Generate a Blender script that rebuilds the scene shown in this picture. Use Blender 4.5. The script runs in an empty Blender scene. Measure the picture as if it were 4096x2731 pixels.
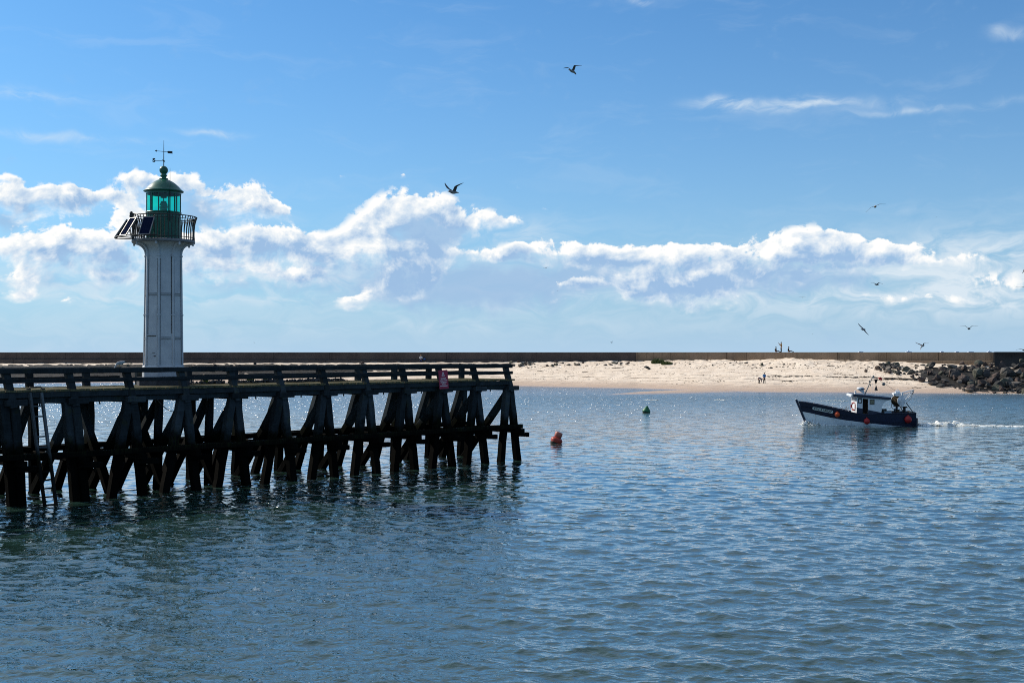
import bpy, bmesh, math, random
import numpy as np
from mathutils import Vector, Matrix, Euler, noise as mnoise

S = bpy.context.scene
COL = S.collection
R = math.radians

EYE = 6.4            # eye height above the water, metres
FPX = 4880.0         # focal length in photograph pixels (4096 wide)
HOR = 1411.0         # horizon row in the photograph

# ------------------------------------------------------------------ helpers
def link(o, parent=None):
    COL.objects.link(o)
    if parent is not None:
        o.parent = parent
    return o

def tag(o, label=None, cat=None, group=None, kind=None):
    if label: o['label'] = label
    if cat: o['category'] = cat
    if group: o['group'] = group
    if kind: o['kind'] = kind
    return o

def empty(name, loc=(0, 0, 0), rz=0.0):
    o = bpy.data.objects.new(name, None)
    o.empty_display_size = 0.3
    o.location = loc
    o.rotation_euler = (0, 0, rz)
    return link(o)

def at(x, d):
    """ground-plane point (z=0) whose picture column is x, d rows below the horizon"""
    Z = FPX * EYE / d
    return ((x - 2048) / FPX * Z, Z)

class MB:
    """collects shapes, builds ONE mesh object"""
    def __init__(self):
        self.v = []; self.f = []; self.m = []; self.s = []
    def add(self, vs, fs, mi=0, smooth=False):
        b = len(self.v)
        self.v += [tuple(p) for p in vs]
        for f in fs:
            self.f.append(tuple(i + b for i in f)); self.m.append(mi); self.s.append(smooth)
    def box(self, c, d, mi=0, rot=None):
        x, y, z = d[0] / 2, d[1] / 2, d[2] / 2
        vs = [Vector(p) for p in ((-x,-y,-z),(x,-y,-z),(x,y,-z),(-x,y,-z),(-x,-y,z),(x,-y,z),(x,y,z),(-x,y,z))]
        if rot is not None: vs = [rot @ p for p in vs]
        c = Vector(c)
        self.add([p + c for p in vs], [(0,3,2,1),(4,5,6,7),(0,1,5,4),(1,2,6,5),(2,3,7,6),(3,0,4,7)], mi)
    def beam(self, p0, p1, w, h, up=(0, 0, 1), mi=0, jit=0.0, seg=1, rng=None, ch=0.0):
        """timber from p0 to p1, w across, h along 'up'; ch = chamfer"""
        p0, p1 = Vector(p0), Vector(p1)
        a = (p1 - p0).normalized()
        s = a.cross(Vector(up))
        if s.length < 1e-4: s = a.cross(Vector((1, 0, 0)))
        s.normalize(); t = s.cross(a).normalized()
        if ch > 0:
            x, y = w / 2, h / 2
            prof = [(-x+ch,-y),(x-ch,-y),(x,-y+ch),(x,y-ch),(x-ch,y),(-x+ch,y),(-x,y-ch),(-x,-y+ch)]
        else:
            prof = [(-w/2,-h/2),(w/2,-h/2),(w/2,h/2),(-w/2,h/2)]
        n = len(prof); vs = []; fs = []
        for i in range(seg + 1):
            c = p0.lerp(p1, i / seg)
            k = 1.0
            dx = dy = 0.0
            if jit and rng:
                dx, dy = rng.uniform(-jit, jit), rng.uniform(-jit, jit)
                k = 1 + rng.uniform(-jit, jit) * 1.2
            for (q, r) in prof:
                jx = rng.uniform(-jit, jit) * .4 if (jit and rng) else 0
                vs.append(c + s * (q * k + dx + jx) + t * (r * k + dy))
        for i in range(seg):
            for j in range(n):
                a0 = i * n + j; a1 = i * n + (j + 1) % n
                fs.append((a0, a1, a1 + n, a0 + n))
        fs.append(tuple(reversed(range(n)))); fs.append(tuple(range(seg * n, seg * n + n)))
        self.add(vs, fs, mi)
    def tube(self, pts, r, n=8, mi=0, cap=True, smooth=True):
        pts = [Vector(p) for p in pts]
        rs = r if isinstance(r, (list, tuple)) else [r] * len(pts)
        vs = []; fs = []
        prev = None
        for i, p in enumerate(pts):
            a = (pts[min(i + 1, len(pts) - 1)] - pts[max(i - 1, 0)])
            a = a.normalized() if a.length > 1e-9 else Vector((0, 0, 1))
            if prev is None:
                s = a.cross(Vector((0, 0, 1)))
                if s.length < 1e-3: s = a.cross(Vector((0, 1, 0)))
            else:
                s = prev - a * prev.dot(a)
            s.normalize(); prev = s; t = a.cross(s)
            for k in range(n):
                an = 2 * math.pi * k / n
                vs.append(p + (s * math.cos(an) + t * math.sin(an)) * rs[i])
        for i in range(len(pts) - 1):
            for k in range(n):
                a0 = i * n + k; a1 = i * n + (k + 1) % n
                fs.append((a0, a1, a1 + n, a0 + n))
        self.add(vs, fs, mi, smooth)
        if cap:
            b = len(vs) - n
            self.add(vs[:n], [tuple(reversed(range(n)))], mi)
            self.add(vs[b:], [tuple(range(n))], mi)
    def lathe(self, prof, n=32, mi=0, c=(0, 0, 0), smooth=True, a0=0.0, rot=None, capb=False, capt=False):
        """prof = [(radius, z)] bottom to top around the z axis"""
        c = Vector(c); vs = []; fs = []
        for (r, z) in prof:
            for k in range(n):
                an = a0 + 2 * math.pi * k / n
                p = Vector((r * math.cos(an), r * math.sin(an), z))
                if rot is not None: p = rot @ p
                vs.append(p + c)
        for i in range(len(prof) - 1):
            for k in range(n):
                q = i * n + k; w = i * n + (k + 1) % n
                fs.append((q, w, w + n, q + n))
        self.add(vs, fs, mi, smooth)
        if capb: self.add(vs[:n], [tuple(reversed(range(n)))], mi)
        if capt: self.add(vs[-n:], [tuple(range(n))], mi)
    def sphere(self, c, r, n=16, m=10, mi=0, sc=(1, 1, 1), rot=None):
        prof = [(max(1e-4, r * math.sin(math.pi * i / m)), -r * math.cos(math.pi * i / m)) for i in range(m + 1)]
        b = len(self.v)
        self.lathe(prof, n, mi)
        c = Vector(c)
        for i in range(b, len(self.v)):
            p = self.v[i]; p = Vector((p[0] * sc[0], p[1] * sc[1], p[2] * sc[2]))
            if rot is not None: p = rot @ p
            self.v[i] = tuple(p + c)
    def prism(self, poly, y0, y1, mi=0, axis='y'):
        """poly of (x,z) extruded from y0 to y1"""
        n = len(poly)
        if axis == 'y':
            vs = [(x, y0, z) for x, z in poly] + [(x, y1, z) for x, z in poly]
        elif axis == 'z':
            vs = [(x, z, y0) for x, z in poly] + [(x, z, y1) for x, z in poly]
        else:
            vs = [(y0, x, z) for x, z in poly] + [(y1, x, z) for x, z in poly]
        fs = [tuple(range(n)), tuple(reversed(range(n, 2 * n)))]
        fs += [(i, i + n, (i + 1) % n + n, (i + 1) % n) for i in range(n)]
        self.add(vs, fs, mi)
    def build(self, name, mats, parent=None, fix=True):
        me = bpy.data.meshes.new(name)
        me.from_pydata(self.v, [], self.f)
        if not isinstance(mats, (list, tuple)): mats = [mats]
        for m in mats: me.materials.append(m)
        me.polygons.foreach_set('material_index', self.m)
        me.polygons.foreach_set('use_smooth', self.s)
        if fix:
            bm = bmesh.new(); bm.from_mesh(me)
            bmesh.ops.recalc_face_normals(bm, faces=bm.faces)
            bm.to_mesh(me); bm.free()
        me.update()
        return link(bpy.data.objects.new(name, me), parent)

# ------------------------------------------------------------------ node helpers
class NT:
    def __init__(self, tree):
        self.t = tree; self.n = tree.nodes; self.l = tree.links
    def new(self, typ, **kw):
        nd = self.n.new(typ)
        for k, v in kw.items(): setattr(nd, k, v)
        return nd
    def set(self, sock, v):
        if isinstance(v, bpy.types.NodeSocket): self.l.new(v, sock)
        else: sock.default_value = v
    def math(self, op, a, b=None, c=None, clamp=False):
        nd = self.new('ShaderNodeMath', operation=op, use_clamp=clamp)
        self.set(nd.inputs[0], a)
        if b is not None: self.set(nd.inputs[1], b)
        if c is not None: self.set(nd.inputs[2], c)
        return nd.outputs[0]
    def vec(self, op, a, b=None, c=None):
        nd = self.new('ShaderNodeVectorMath', operation=op)
        self.set(nd.inputs[0], a)
        if b is not None: self.set(nd.inputs[1], b)
        if c is not None: self.set(nd.inputs[2], c)
        return nd.outputs['Value'] if op in ('DOT_PRODUCT', 'LENGTH', 'DISTANCE') else nd.outputs[0]
    def sstep(self, v, a, b, x=0.0, y=1.0):
        nd = self.new('ShaderNodeMapRange', interpolation_type='SMOOTHSTEP')
        self.set(nd.inputs[0], v); self.set(nd.inputs[1], a); self.set(nd.inputs[2], b)
        self.set(nd.inputs[3], x); self.set(nd.inputs[4], y)
        return nd.outputs[0]
    def mix(self, f, a, b, blend='MIX'):
        nd = self.new('ShaderNodeMix', data_type='RGBA', blend_type=blend)
        self.set(nd.inputs[0], f); self.set(nd.inputs[6], a); self.set(nd.inputs[7], b)
        return nd.outputs[2]
    def noise(self, v, scale, detail=4, rough=.55, dist=0.0, lac=2.0, dim='3D'):
        nd = self.new('ShaderNodeTexNoise', noise_dimensions=dim)
        self.set(nd.inputs['Vector'], v)
        self.set(nd.inputs['Scale'], scale); self.set(nd.inputs['Detail'], detail)
        self.set(nd.inputs['Roughness'], rough); self.set(nd.inputs['Distortion'], dist)
        self.set(nd.inputs['Lacunarity'], lac)
        return nd.outputs['Fac']
    def xyz(self, v):
        nd = self.new('ShaderNodeSeparateXYZ'); self.set(nd.inputs[0], v); return nd.outputs
    def comb(self, x, y, z):
        nd = self.new('ShaderNodeCombineXYZ')
        self.set(nd.inputs[0], x); self.set(nd.inputs[1], y); self.set(nd.inputs[2], z)
        return nd.outputs[0]
    def bump(self, h, strength=.3, dist=.02, normal=None):
        nd = self.new('ShaderNodeBump')
        self.set(nd.inputs['Height'], h); nd.inputs['Strength'].default_value = strength
        nd.inputs['Distance'].default_value = dist
        if normal is not None: self.l.new(normal, nd.inputs['Normal'])
        return nd.outputs[0]

def rgba(c): return (c[0], c[1], c[2], 1.0)

def material(name):
    m = bpy.data.materials.new(name); m.use_nodes = True
    t = NT(m.node_tree)
    b = m.node_tree.nodes['Principled BSDF']
    return m, t, b

def simple(name, col, rough=.6, metal=0.0, var=.25, scale=6.0, bump=.15, bdist=.01, col2=None, spec=.4, coord='Object', stretch=(1,1,1)):
    """a painted / wooden / stone surface with blotchy variation and a little relief"""
    m, t, b = material(name)
    co = t.new('ShaderNodeTexCoord').outputs[coord]
    if stretch != (1, 1, 1): co = t.vec('MULTIPLY', co, stretch)
    n1 = t.noise(co, scale, 6, .6)
    n2 = t.noise(co, scale * 7, 4, .6)
    f = t.math('MULTIPLY_ADD', n2, .4, t.math('MULTIPLY', n1, .6))
    c2 = col2 if col2 else tuple(max(0, k * (1 - 2 * var)) for k in col)
    f = t.sstep(f, .35, .68)
    t.set(b.inputs['Base Color'], t.mix(f, rgba(c2), rgba(col)))
    b.inputs['Roughness'].default_value = rough
    b.inputs['Metallic'].default_value = metal
    b.inputs['Specular IOR Level'].default_value = spec
    if bump: t.set(b.inputs['Normal'], t.bump(f, bump, bdist))
    return m

MATS = {}
def M(name, *a, **k):
    if name not in MATS: MATS[name] = simple(name, *a, **k)
    return MATS[name]
SUN_E = 4.9; EXPO = 0.2; SKY_STR = .10
k = 1 / SKY_STR / 2 ** EXPO
SKY_TINT = tuple(c / 2 ** EXPO for c in (.36, .83, 1.22))
C_SHADE = tuple(k * c for c in (.34, .52, .77)); C_MID = tuple(k * c for c in (.66, .77, .89)); C_LIT = tuple(k * c for c in (1.02, 1.02, 1.0))
C_VEIL = tuple(k * c for c in (.70, .81, .90)); C_CORE = tuple(k * c for c in (.35, .53, .77))
C_HAZE = tuple(k * c for c in (.46, .65, .86))
WAVE_BUMP = .32; WATER_COL = (.018, .046, .037); WAVE_DIR = 24; WAVE_SLOPE = .0215
FARB = .62

# ------------------------------------------------------------------ camera, sun, sky
cam = bpy.data.cameras.new('camera')
cam.sensor_width = 36.0
cam.lens = 36.0 * FPX / 4096.0
cam.clip_start = .5; cam.clip_end = 30000
camo = link(bpy.data.objects.new('camera', cam))
camo.location = (0, 0, EYE)
camo.rotation_euler = (R(90) + math.atan((HOR - 1365.5) / FPX), 0, 0)
S.camera = camo

SUN_AZ, SUN_EL = -56.0, 35.0        # degrees; azimuth from straight ahead, minus = left
sd = Vector((math.sin(R(SUN_AZ)) * math.cos(R(SUN_EL)), math.cos(R(SUN_AZ)) * math.cos(R(SUN_EL)), math.sin(R(SUN_EL))))
sun = bpy.data.lights.new('sun', 'SUN'); sun.energy = SUN_E; sun.angle = R(.5); sun.color = (1, .91, .78)
suno = link(bpy.data.objects.new('sun', sun)); suno.location = (-60, 40, 60)
suno.rotation_euler = (-sd).to_track_quat('-Z', 'Y').to_euler()

S.view_settings.view_transform = 'Standard'; S.view_settings.look = 'None'
S.view_settings.gamma = 1.0; S.view_settings.exposure = EXPO
S.cycles.max_bounces = 6; S.cycles.transparent_max_bounces = 12
S.cycles.use_denoising = False; S.cycles.filter_width = 1.0
S.cycles.sample_clamp_indirect = 4.0

W = bpy.data.worlds.new('World'); S.world = W; W.use_nodes = True
w = NT(W.node_tree)
for nd in list(w.n): w.n.remove(nd)
out = w.new('ShaderNodeOutputWorld'); bg = w.new('ShaderNodeBackground')
w.l.new(bg.outputs[0], out.inputs[0])
sky = w.new('ShaderNodeTexSky', sky_type='NISHITA')
sky.sun_disc = False; sky.sun_elevation = R(SUN_EL); sky.sun_rotation = R(SUN_AZ % 360)
sky.altitude = 0; sky.air_density = 1.0; sky.dust_density = .6; sky.ozone_density = 2.2
bg.inputs[1].default_value = SKY_STR
gen = w.new('ShaderNodeTexCoord').outputs['Generated']
dx, dy, dz = w.xyz(gen)
az = w.math('ARCTAN2', dx, dy)
el = w.math('ARCSINE', w.math('MAXIMUM', w.math('MINIMUM', dz, 1.0), -1.0))
P0 = w.comb(az, el, 0.0)                      # radians on the sky sphere

def ang(x, y):
    """photograph position (in 2352-wide pixels) -> azimuth, elevation"""
    X = x * 4096 / 2352; Y = y * 4096 / 2352
    a = math.atan((X - 2048) / FPX)
    return a, math.atan((HOR - Y) / FPX * math.cos(a))

def blobs(P, lst, grad=False):
    acc = None; gv = None
    for (x, y, rx, ry, amp) in lst:
        a, e = ang(x, y)
        sx, sy = FPX / (rx * 4096 / 2352), FPX / (ry * 4096 / 2352)
        q = w.vec('MULTIPLY_ADD', P, (sx, sy, 0), (-a * sx, -e * sy, 0))
        g = w.math('POWER', .36788, w.vec('DOT_PRODUCT', q, q))
        acc = w.math('MULTIPLY', g, amp) if acc is None else w.math('MULTIPLY_ADD', g, amp, acc)
        if grad:
            nd = w.new('ShaderNodeVectorMath', operation='SCALE'); w.set(nd.inputs[0], q); w.set(nd.inputs['Scale'], g)
            gv = nd.outputs[0] if gv is None else w.vec('ADD', gv, nd.outputs[0])
    return (acc, gv) if grad else acc

CUM = [  # bright cumulus heaps (photo 2352-px x, y, half width, half height, strength)
 (50,468,120,30,1.0),(170,458,130,14,.8),(345,428,55,28,1.0),(435,440,75,32,1.0),(555,462,75,34,1.0),(640,490,40,22,.7),
 (80,572,150,40,1.1),(240,570,70,44,1.1),(300,520,45,36,.9),(268,620,60,24,1.0),(40,645,46,26,.7),(40,680,40,13,.6),(160,697,34,10,.5),
 (400,570,70,34,.9),(560,570,140,30,1.05),(660,545,90,20,.9),(520,622,100,28,1.05),(790,595,100,24,.95),(950,510,95,48,1.15),(1040,525,50,16,.7),
 (880,585,90,48,1.1),(930,640,85,34,1.1),(985,505,60,30,.6),(905,505,40,28,.7),(860,560,40,26,.6),(1620,690,60,22,.7),(1500,640,60,26,.5),(1800,590,50,30,.6),(1900,555,50,16,.6),(700,642,70,18,.85),(810,690,50,18,.7),(1150,500,60,14,.55),
 (1150,582,150,14,.9),(1300,655,46,16,.6),(1270,575,80,20,1.0),(1500,588,190,22,1.05),(1545,600,70,34,1.0),(1605,645,62,50,1.0),(1480,672,46,22,.8),(1350,660,80,16,.6),(1330,690,60,10,.5),
 (1740,600,60,28,.8),(1855,576,85,36,1.05),(1970,570,140,17,1.0),(1990,600,130,13,.8),(1850,612,70,22,.85),(2060,570,50,14,.8),(1740,650,24,26,.5),
 (785,405,18,8,.52),(935,408,12,8,.5),(1185,425,14,8,.5),(1246,474,24,6,.6),
 (2290,648,70,18,.5),(2100,688,130,14,.5),(2180,600,90,14,.4),(10,415,30,10,.5),
]
CORE = [ # blue-grey shaded bodies behind the bright rims
 (985,538,70,42,1.25),(455,480,60,42,.8),(265,585,34,34,.7),(20,510,40,22,.7),(900,655,180,40,.6),(1100,660,240,60,.75),(1330,640,160,46,.6),
 (560,655,140,24,.4),(1700,640,170,46,.6),(1900,640,150,30,.5),(690,580,60,16,.4),(600,560,60,14,.3),(1420,600,90,14,.5),(1950,590,120,8,.4),(100,640,160,24,.35),
]
VEIL = [ # thin high veil and cirrus streaks
 (1466,4,34,7,.6),(2300,70,30,14,.5),(2345,70,20,12,.4),(1180,708,140,9,.4),(500,688,140,7,.35),(1120,668,80,12,.3),
 (2260,590,240,60,.85),(2100,700,300,34,.6),(2340,660,160,44,.6),(1180,530,130,36,.4),(1720,233,110,11,.8),(1860,243,170,10,.75),(2060,254,110,7,.55),
 (1650,225,50,8,.5),(480,306,60,7,.5),(80,310,110,9,.5),(240,312,90,6,.35),(40,212,60,12,.4),(150,226,80,10,.25),(1850,680,500,16,.22),(1000,750,500,14,.25),(400,688,420,12,.3),
 (2280,238,90,8,.25),(2130,480,80,8,.15),(1300,660,1500,110,.30),(560,632,260,34,.5),(1480,655,330,46,.55),(120,650,160,40,.5),(1900,640,220,40,.5),(840,650,120,30,.4),(560,480,200,60,.12),(150,850,420,150,.2),
]
warp = w.new('ShaderNodeTexNoise', noise_dimensions='2D'); w.set(warp.inputs['Vector'], P0)
for nm_, v_ in (('Scale', 26.0), ('Detail', 3.0), ('Roughness', .5)): warp.inputs[nm_].default_value = v_
wv = w.vec('MULTIPLY', w.vec('SUBTRACT', warp.outputs['Color'], (.5, .5, .5)), (.022, .015, 0))
PW = w.vec('ADD', P0, wv)
mc, gv = blobs(PW, [(x, y, rx * 1.08, ry * (1.0 if rx <= 24 else 1.06 if x < 760 else 1.28), a * 1.06) for x, y, rx, ry, a in CUM], True)
gx_, gy_, gz_ = w.xyz(gv)
soft = w.sstep(gy_, .20, -.45)
mk = blobs(PW, CORE)
mv = blobs(PW, VEIL)

def puffs(off):
    q = w.vec('ADD', w.vec('MULTIPLY', P0, (1, 1.25, 1)), off)
    n1 = w.noise(q, 21.0, 8, .645, .25, dim='2D')
    vo = w.new('ShaderNodeTexVoronoi', feature='F1', voronoi_dimensions='2D', normalize=True)
    w.set(vo.inputs['Vector'], w.vec('ADD', q, w.vec('MULTIPLY', wv, (.5, .5, 0)))); vo.inputs['Scale'].default_value = 50.0
    vo.inputs['Detail'].default_value = 3.0; vo.inputs['Roughness'].default_value = .55
    return w.math('MULTIPLY_ADD', w.math('SUBTRACT', .42, vo.outputs['Distance']), .55, w.math('SUBTRACT', n1, .5))
na = puffs((0, 0, 0)); nb = puffs((-.0075, .0075, 0))
den = w.math('MULTIPLY_ADD', na, 2.5, w.math('SUBTRACT', w.math('MINIMUM', mc, .98), .53))
alpha = w.math('MULTIPLY', w.sstep(den, w.math('MULTIPLY', soft, -.22), w.math('MULTIPLY_ADD', soft, .85, .24)), w.sstep(mc, .10, .42))
slope = w.math('MULTIPLY', w.math('SUBTRACT', na, nb), 2.9)
light = w.math('ADD', w.math('SUBTRACT', .76, w.math('MULTIPLY', w.sstep(den, .20, 1.0), .50)), slope)
light = w.math('ADD', light, w.math('MULTIPLY', w.math('ADD', w.math('MULTIPLY', gx_, -.6), gy_), .34))
light = w.math('SUBTRACT', light, w.math('MULTIPLY', mk, .66), None, True)
rim = w.math('SUBTRACT', 1.0, w.sstep(den, .0, .55))
light = w.math('MULTIPLY_ADD', rim, .25, light, True)
cshade = w.new('ShaderNodeValToRGB')
cr = cshade.color_ramp
cr.elements[0].position = 0.0; cr.elements[0].color = rgba(C_SHADE)
cr.elements[1].position = 1.0; cr.elements[1].color = rgba(C_LIT)
e_ = cr.elements.new(.5); e_.color = rgba(C_MID)
w.set(cshade.inputs[0], light)
vn = w.noise(w.vec('MULTIPLY', PW, (1, 3.2, 1)), 22.0, 6, .62, .6, dim='2D')
vn2 = w.noise(w.vec('MULTIPLY', PW, (1, 4.5, 1)), 9.0, 5, .6, .4, dim='2D')
veil = w.math('MULTIPLY', mv, w.sstep(vn, .28, .72), None, True)
wide = w.math('MULTIPLY', w.sstep(vn2, .50, .80), .10)
wide = w.math('MULTIPLY', wide, w.sstep(el, .02, .10))
coreA = w.math('MULTIPLY', w.sstep(w.math('MULTIPLY_ADD', na, .9, mk), .15, .85), .85)
# clear air: Nishita sky, deepened a little as a polarised slide-like blue
sky_c = w.mix(1.0, sky.outputs[0], rgba(SKY_TINT), 'MULTIPLY')
hz = w.math('POWER', .36788, w.math('MULTIPLY', w.math('MAXIMUM', el, 0.0), 8.0))
sky_c = w.mix(w.math('MULTIPLY', hz, .9), sky_c, rgba(C_HAZE))
high = w.math('MULTIPLY', w.sstep(el, .29, .52), w.math('MULTIPLY_ADD', w.sstep(vn2, .35, .70), .42, .22))   # thin bright veil added above the frame to lighten water reflections
high = w.math('MULTIPLY', high, w.sstep(az, 1.4, -.9, .55, 1.25))
c0 = w.mix(w.math('ADD', w.math('ADD', veil, high), wide, None, True), sky_c, rgba(C_VEIL))
c1 = w.mix(coreA, c0, rgba(C_CORE))
c2 = w.mix(alpha, c1, cshade.outputs[0])
up = w.sstep(dz, -.02, .0)
W.cycles.sampling_method = 'MANUAL'; W.cycles.sample_map_resolution = 256
w.set(bg.inputs[0], w.mix(up, rgba((1.5, 2.2, 2.6)), c2))

# ------------------------------------------------------------------ shore: seawall line, beach height field
BX, BY = 36.5, 253.0                         # where the long seawall bends
def wall_y(X):
    q = np.clip((X - 26.0) / 21.0, 0, 1)
    mid = BY + 3.15 - 6.3 * q - 5.25 * q * q
    return np.where(X < 26.0, BY + .3 * (BX - X), np.where(X > 47.0, BY - .8 * (X - BX), mid))
EDGE = [(-600,124),(0,124),(600,118),(1300,125),(2065,134),(2330,139),(2560,144),(2700,149),(2860,155),(3060,158),(3500,161),(3800,163),(4100,164),(4800,166)]
_ex = []; _ey = []
for x_, d_ in EDGE:
    X_, Y_ = at(x_, d_); _ex.append(X_); _ey.append(Y_)
def edge_y(X): return np.interp(X, _ex, _ey)
_bx = [-200, -127, -22, 0, 30, 42, 47, 54, 62, 70, 84, 130]
_bz = [3.7, 3.9, 4.45, 4.5, 4.9, 5.15, 4.95, 5.5, 5.15, 4.95, 4.4, 4.2]
def vnoise(X, Y, sc, seed):
    """cheap smooth value noise with numpy"""
    x = X / sc; y = Y / sc
    xi = np.floor(x).astype(np.int64); yi = np.floor(y).astype(np.int64)
    fx = x - xi; fy = y - yi
    fx = fx * fx * (3 - 2 * fx); fy = fy * fy * (3 - 2 * fy)
    def h(a, b):
        n = (a * 374761393 + b * 668265263 + seed * 974634777) & 0x7fffffff
        n = ((n ^ (n >> 13)) * 1274126177) & 0x7fffffff
        return ((n ^ (n >> 16)) & 0xffff) / 65535.0
    return (h(xi, yi) * (1-fx) + h(xi+1, yi) * fx) * (1-fy) + (h(xi, yi+1) * (1-fx) + h(xi+1, yi+1) * fx) * fy
def beach_z(X, Y, fine=True):
    X = np.asarray(X, float); Y = np.asarray(Y, float)
    ye = edge_y(X) + (vnoise(X, Y, 9.0, 5) - .5) * 2.2; yw = wall_y(X)
    zb = np.interp(X, _bx, _bz)
    t = (Y - ye) / np.maximum(yw - ye, 3.0)
    tt = np.clip(t, 0, 1.15)
    prof = tt * .82 + .18 * (tt * tt * (3 - 2 * np.minimum(tt, 1))) + .025 * np.sin(tt * 17) * tt
    z = zb * prof
    z = np.where(t < 0, np.maximum(t * np.maximum(yw - ye, 3.0) * .10, -2.5), z)
    # the low sand spit reaching left over the inlet
    ax, ay = at(2420, 168); bx, by = at(2760, 156)
    lx, ly = bx - ax, by - ay; L2 = lx * lx + ly * ly
    q = np.clip(((X - ax) * lx + (Y - ay) * ly) / L2, 0, 1.3)
    dd = np.hypot(X - ax - q * lx, Y - ay - q * ly)
    z = np.maximum(z, .02 + .26 * np.minimum(q * 2, 1) - (dd / (2.2 + 3.0 * np.minimum(q, 1))) ** 2 * .26)
    if fine:
        m = np.clip(z / .6, 0, 1)
        z = z + m * ((vnoise(X, Y, 2.6, 1) - .5) * .10 + (vnoise(X, Y, 1.1, 2) - .5) * .06 + (vnoise(X, Y, .5, 3) - .5) * .05)
        z = z + np.clip((z - 3.6) / 1.0, 0, 1) * ((vnoise(X, Y, .9, 7) - .5) * .28)
    return z
def bz(x, y): return float(beach_z(np.array([x]), np.array([y]), False)[0])
def ground_at(x, d):
    """walk the sight line of picture column x, row d below the horizon, until it meets the sand"""
    Y = np.arange(180.0, 330.0, .25); X = (x - 2048) / FPX * Y
    z = beach_z(X, Y, False)
    hit = np.nonzero(EYE - d * Y / FPX <= z)[0]
    if len(hit) == 0: return None
    i = hit[0]
    return Vector((X[i], Y[i], z[i]))

def grid_object(name, X, Y, Z, mat, smooth=True):
    r, c = X.shape
    me = bpy.data.meshes.new(name)
    n = r * c
    me.vertices.add(n)
    me.vertices.foreach_set('co', np.stack([X, Y, Z], -1).astype(np.float32).ravel())
    i = np.arange(n).reshape(r, c)
    q = np.stack([i[:-1, :-1], i[:-1, 1:], i[1:, 1:], i[1:, :-1]], -1).reshape(-1)
    m = (r - 1) * (c - 1)
    me.loops.add(4 * m); me.loops.foreach_set('vertex_index', q.astype(np.int32))
    me.polygons.add(m)
    me.polygons.foreach_set('loop_start', np.arange(0, 4 * m, 4, dtype=np.int32))
    try: me.polygons.foreach_set('loop_total', np.full(m, 4, dtype=np.int32))
    except Exception: pass
    me.polygons.foreach_set('use_smooth', np.full(m, smooth))
    me.update(calc_edges=True); me.validate()
    me.materials.append(mat)
    return link(bpy.data.objects.new(name, me))

# sand: dry pale, with a damp darker foreshore
sand_m, t, b = material('sand')
geo = t.new('ShaderNodeNewGeometry').outputs['Position']
px_, py_, pz_ = t.xyz(geo)
n1 = t.noise(geo, .35, 6, .6); n2 = t.noise(geo, 3.0, 5, .65); n3 = t.noise(t.vec('MULTIPLY', geo, (.25, 1.2, 3.0)), 1.4, 6, .6)
n4 = t.noise(t.vec('MULTIPLY', geo, (.10, 1.0, 1.0)), 1.1, 7, .62)
dry = t.mix(t.sstep(n1, .35, .65), rgba((.65, .53, .41)), rgba((.76, .64, .51)))
dry = t.mix(t.math('MULTIPLY', t.sstep(n2, .55, .75), .45), dry, rgba((.40, .30, .22)))
dry = t.mix(t.math('MULTIPLY', t.sstep(n3, .56, .68), .50), dry, rgba((.36, .28, .22)))
wl = t.math('MULTIPLY_ADD', t.math('SUBTRACT', n4, .5), 1.1, pz_)
wet = t.sstep(wl, .25, 1.55, 1.0, 0.0)
colr = t.mix(t.math('MULTIPLY', wet, .9), dry, rgba((.41, .30, .225)))
# thin brown lines of wrack left by the tides
wr = None
for zc, wd, st in ((1.75, .05, .75), (2.25, .04, .6), (1.2, .035, .6), (2.9, .04, .35), (.75, .03, .4)):
    zz = t.math('MULTIPLY_ADD', t.math('SUBTRACT', t.noise(geo, .13, 3, .5), .5), .9, t.math('MULTIPLY_ADD', t.math('SUBTRACT', n4, .5), .25, pz_))
    l_ = t.math('MULTIPLY', t.sstep(t.math('ABSOLUTE', t.math('SUBTRACT', zz, zc)), wd * .3, wd * 1.6, 1, 0), t.math('MULTIPLY', t.sstep(n4, .42, .60), st))
    wr = l_ if wr is None else t.math('MAXIMUM', wr, l_)
colr = t.mix(wr, colr, rgba((.075, .05, .035)))
t.set(b.inputs['Base Color'], colr)
t.set(b.inputs['Roughness'], t.math('MULTIPLY_ADD', t.sstep(pz_, .02, .30, 1, 0), -.62, .85))
b.inputs['Specular IOR Level'].default_value = .35
t.set(b.inputs['Normal'], t.bump(t.math('ADD', n2, t.noise(geo, 9.0, 4, .7)), .5, .12))

us = np.concatenate([np.linspace(-260, -45, 220), np.linspace(-44.5, 110, 620), np.linspace(111, 220, 60)])
vs_ = np.concatenate([np.linspace(-45, -6, 14), np.linspace(-5, 100, 300)])
X, V = np.meshgrid(us, vs_)
ye, yw = edge_y(X), wall_y(X)
Y = np.where(V < 0, ye + V, ye + (yw + 4 - ye) * V / 100)
beach = grid_object('beach', X, Y, beach_z(X, Y), sand_m)
tag(beach, 'pale sandy beach sloping from the seawall down to the harbour channel', 'beach', kind='structure')

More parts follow.
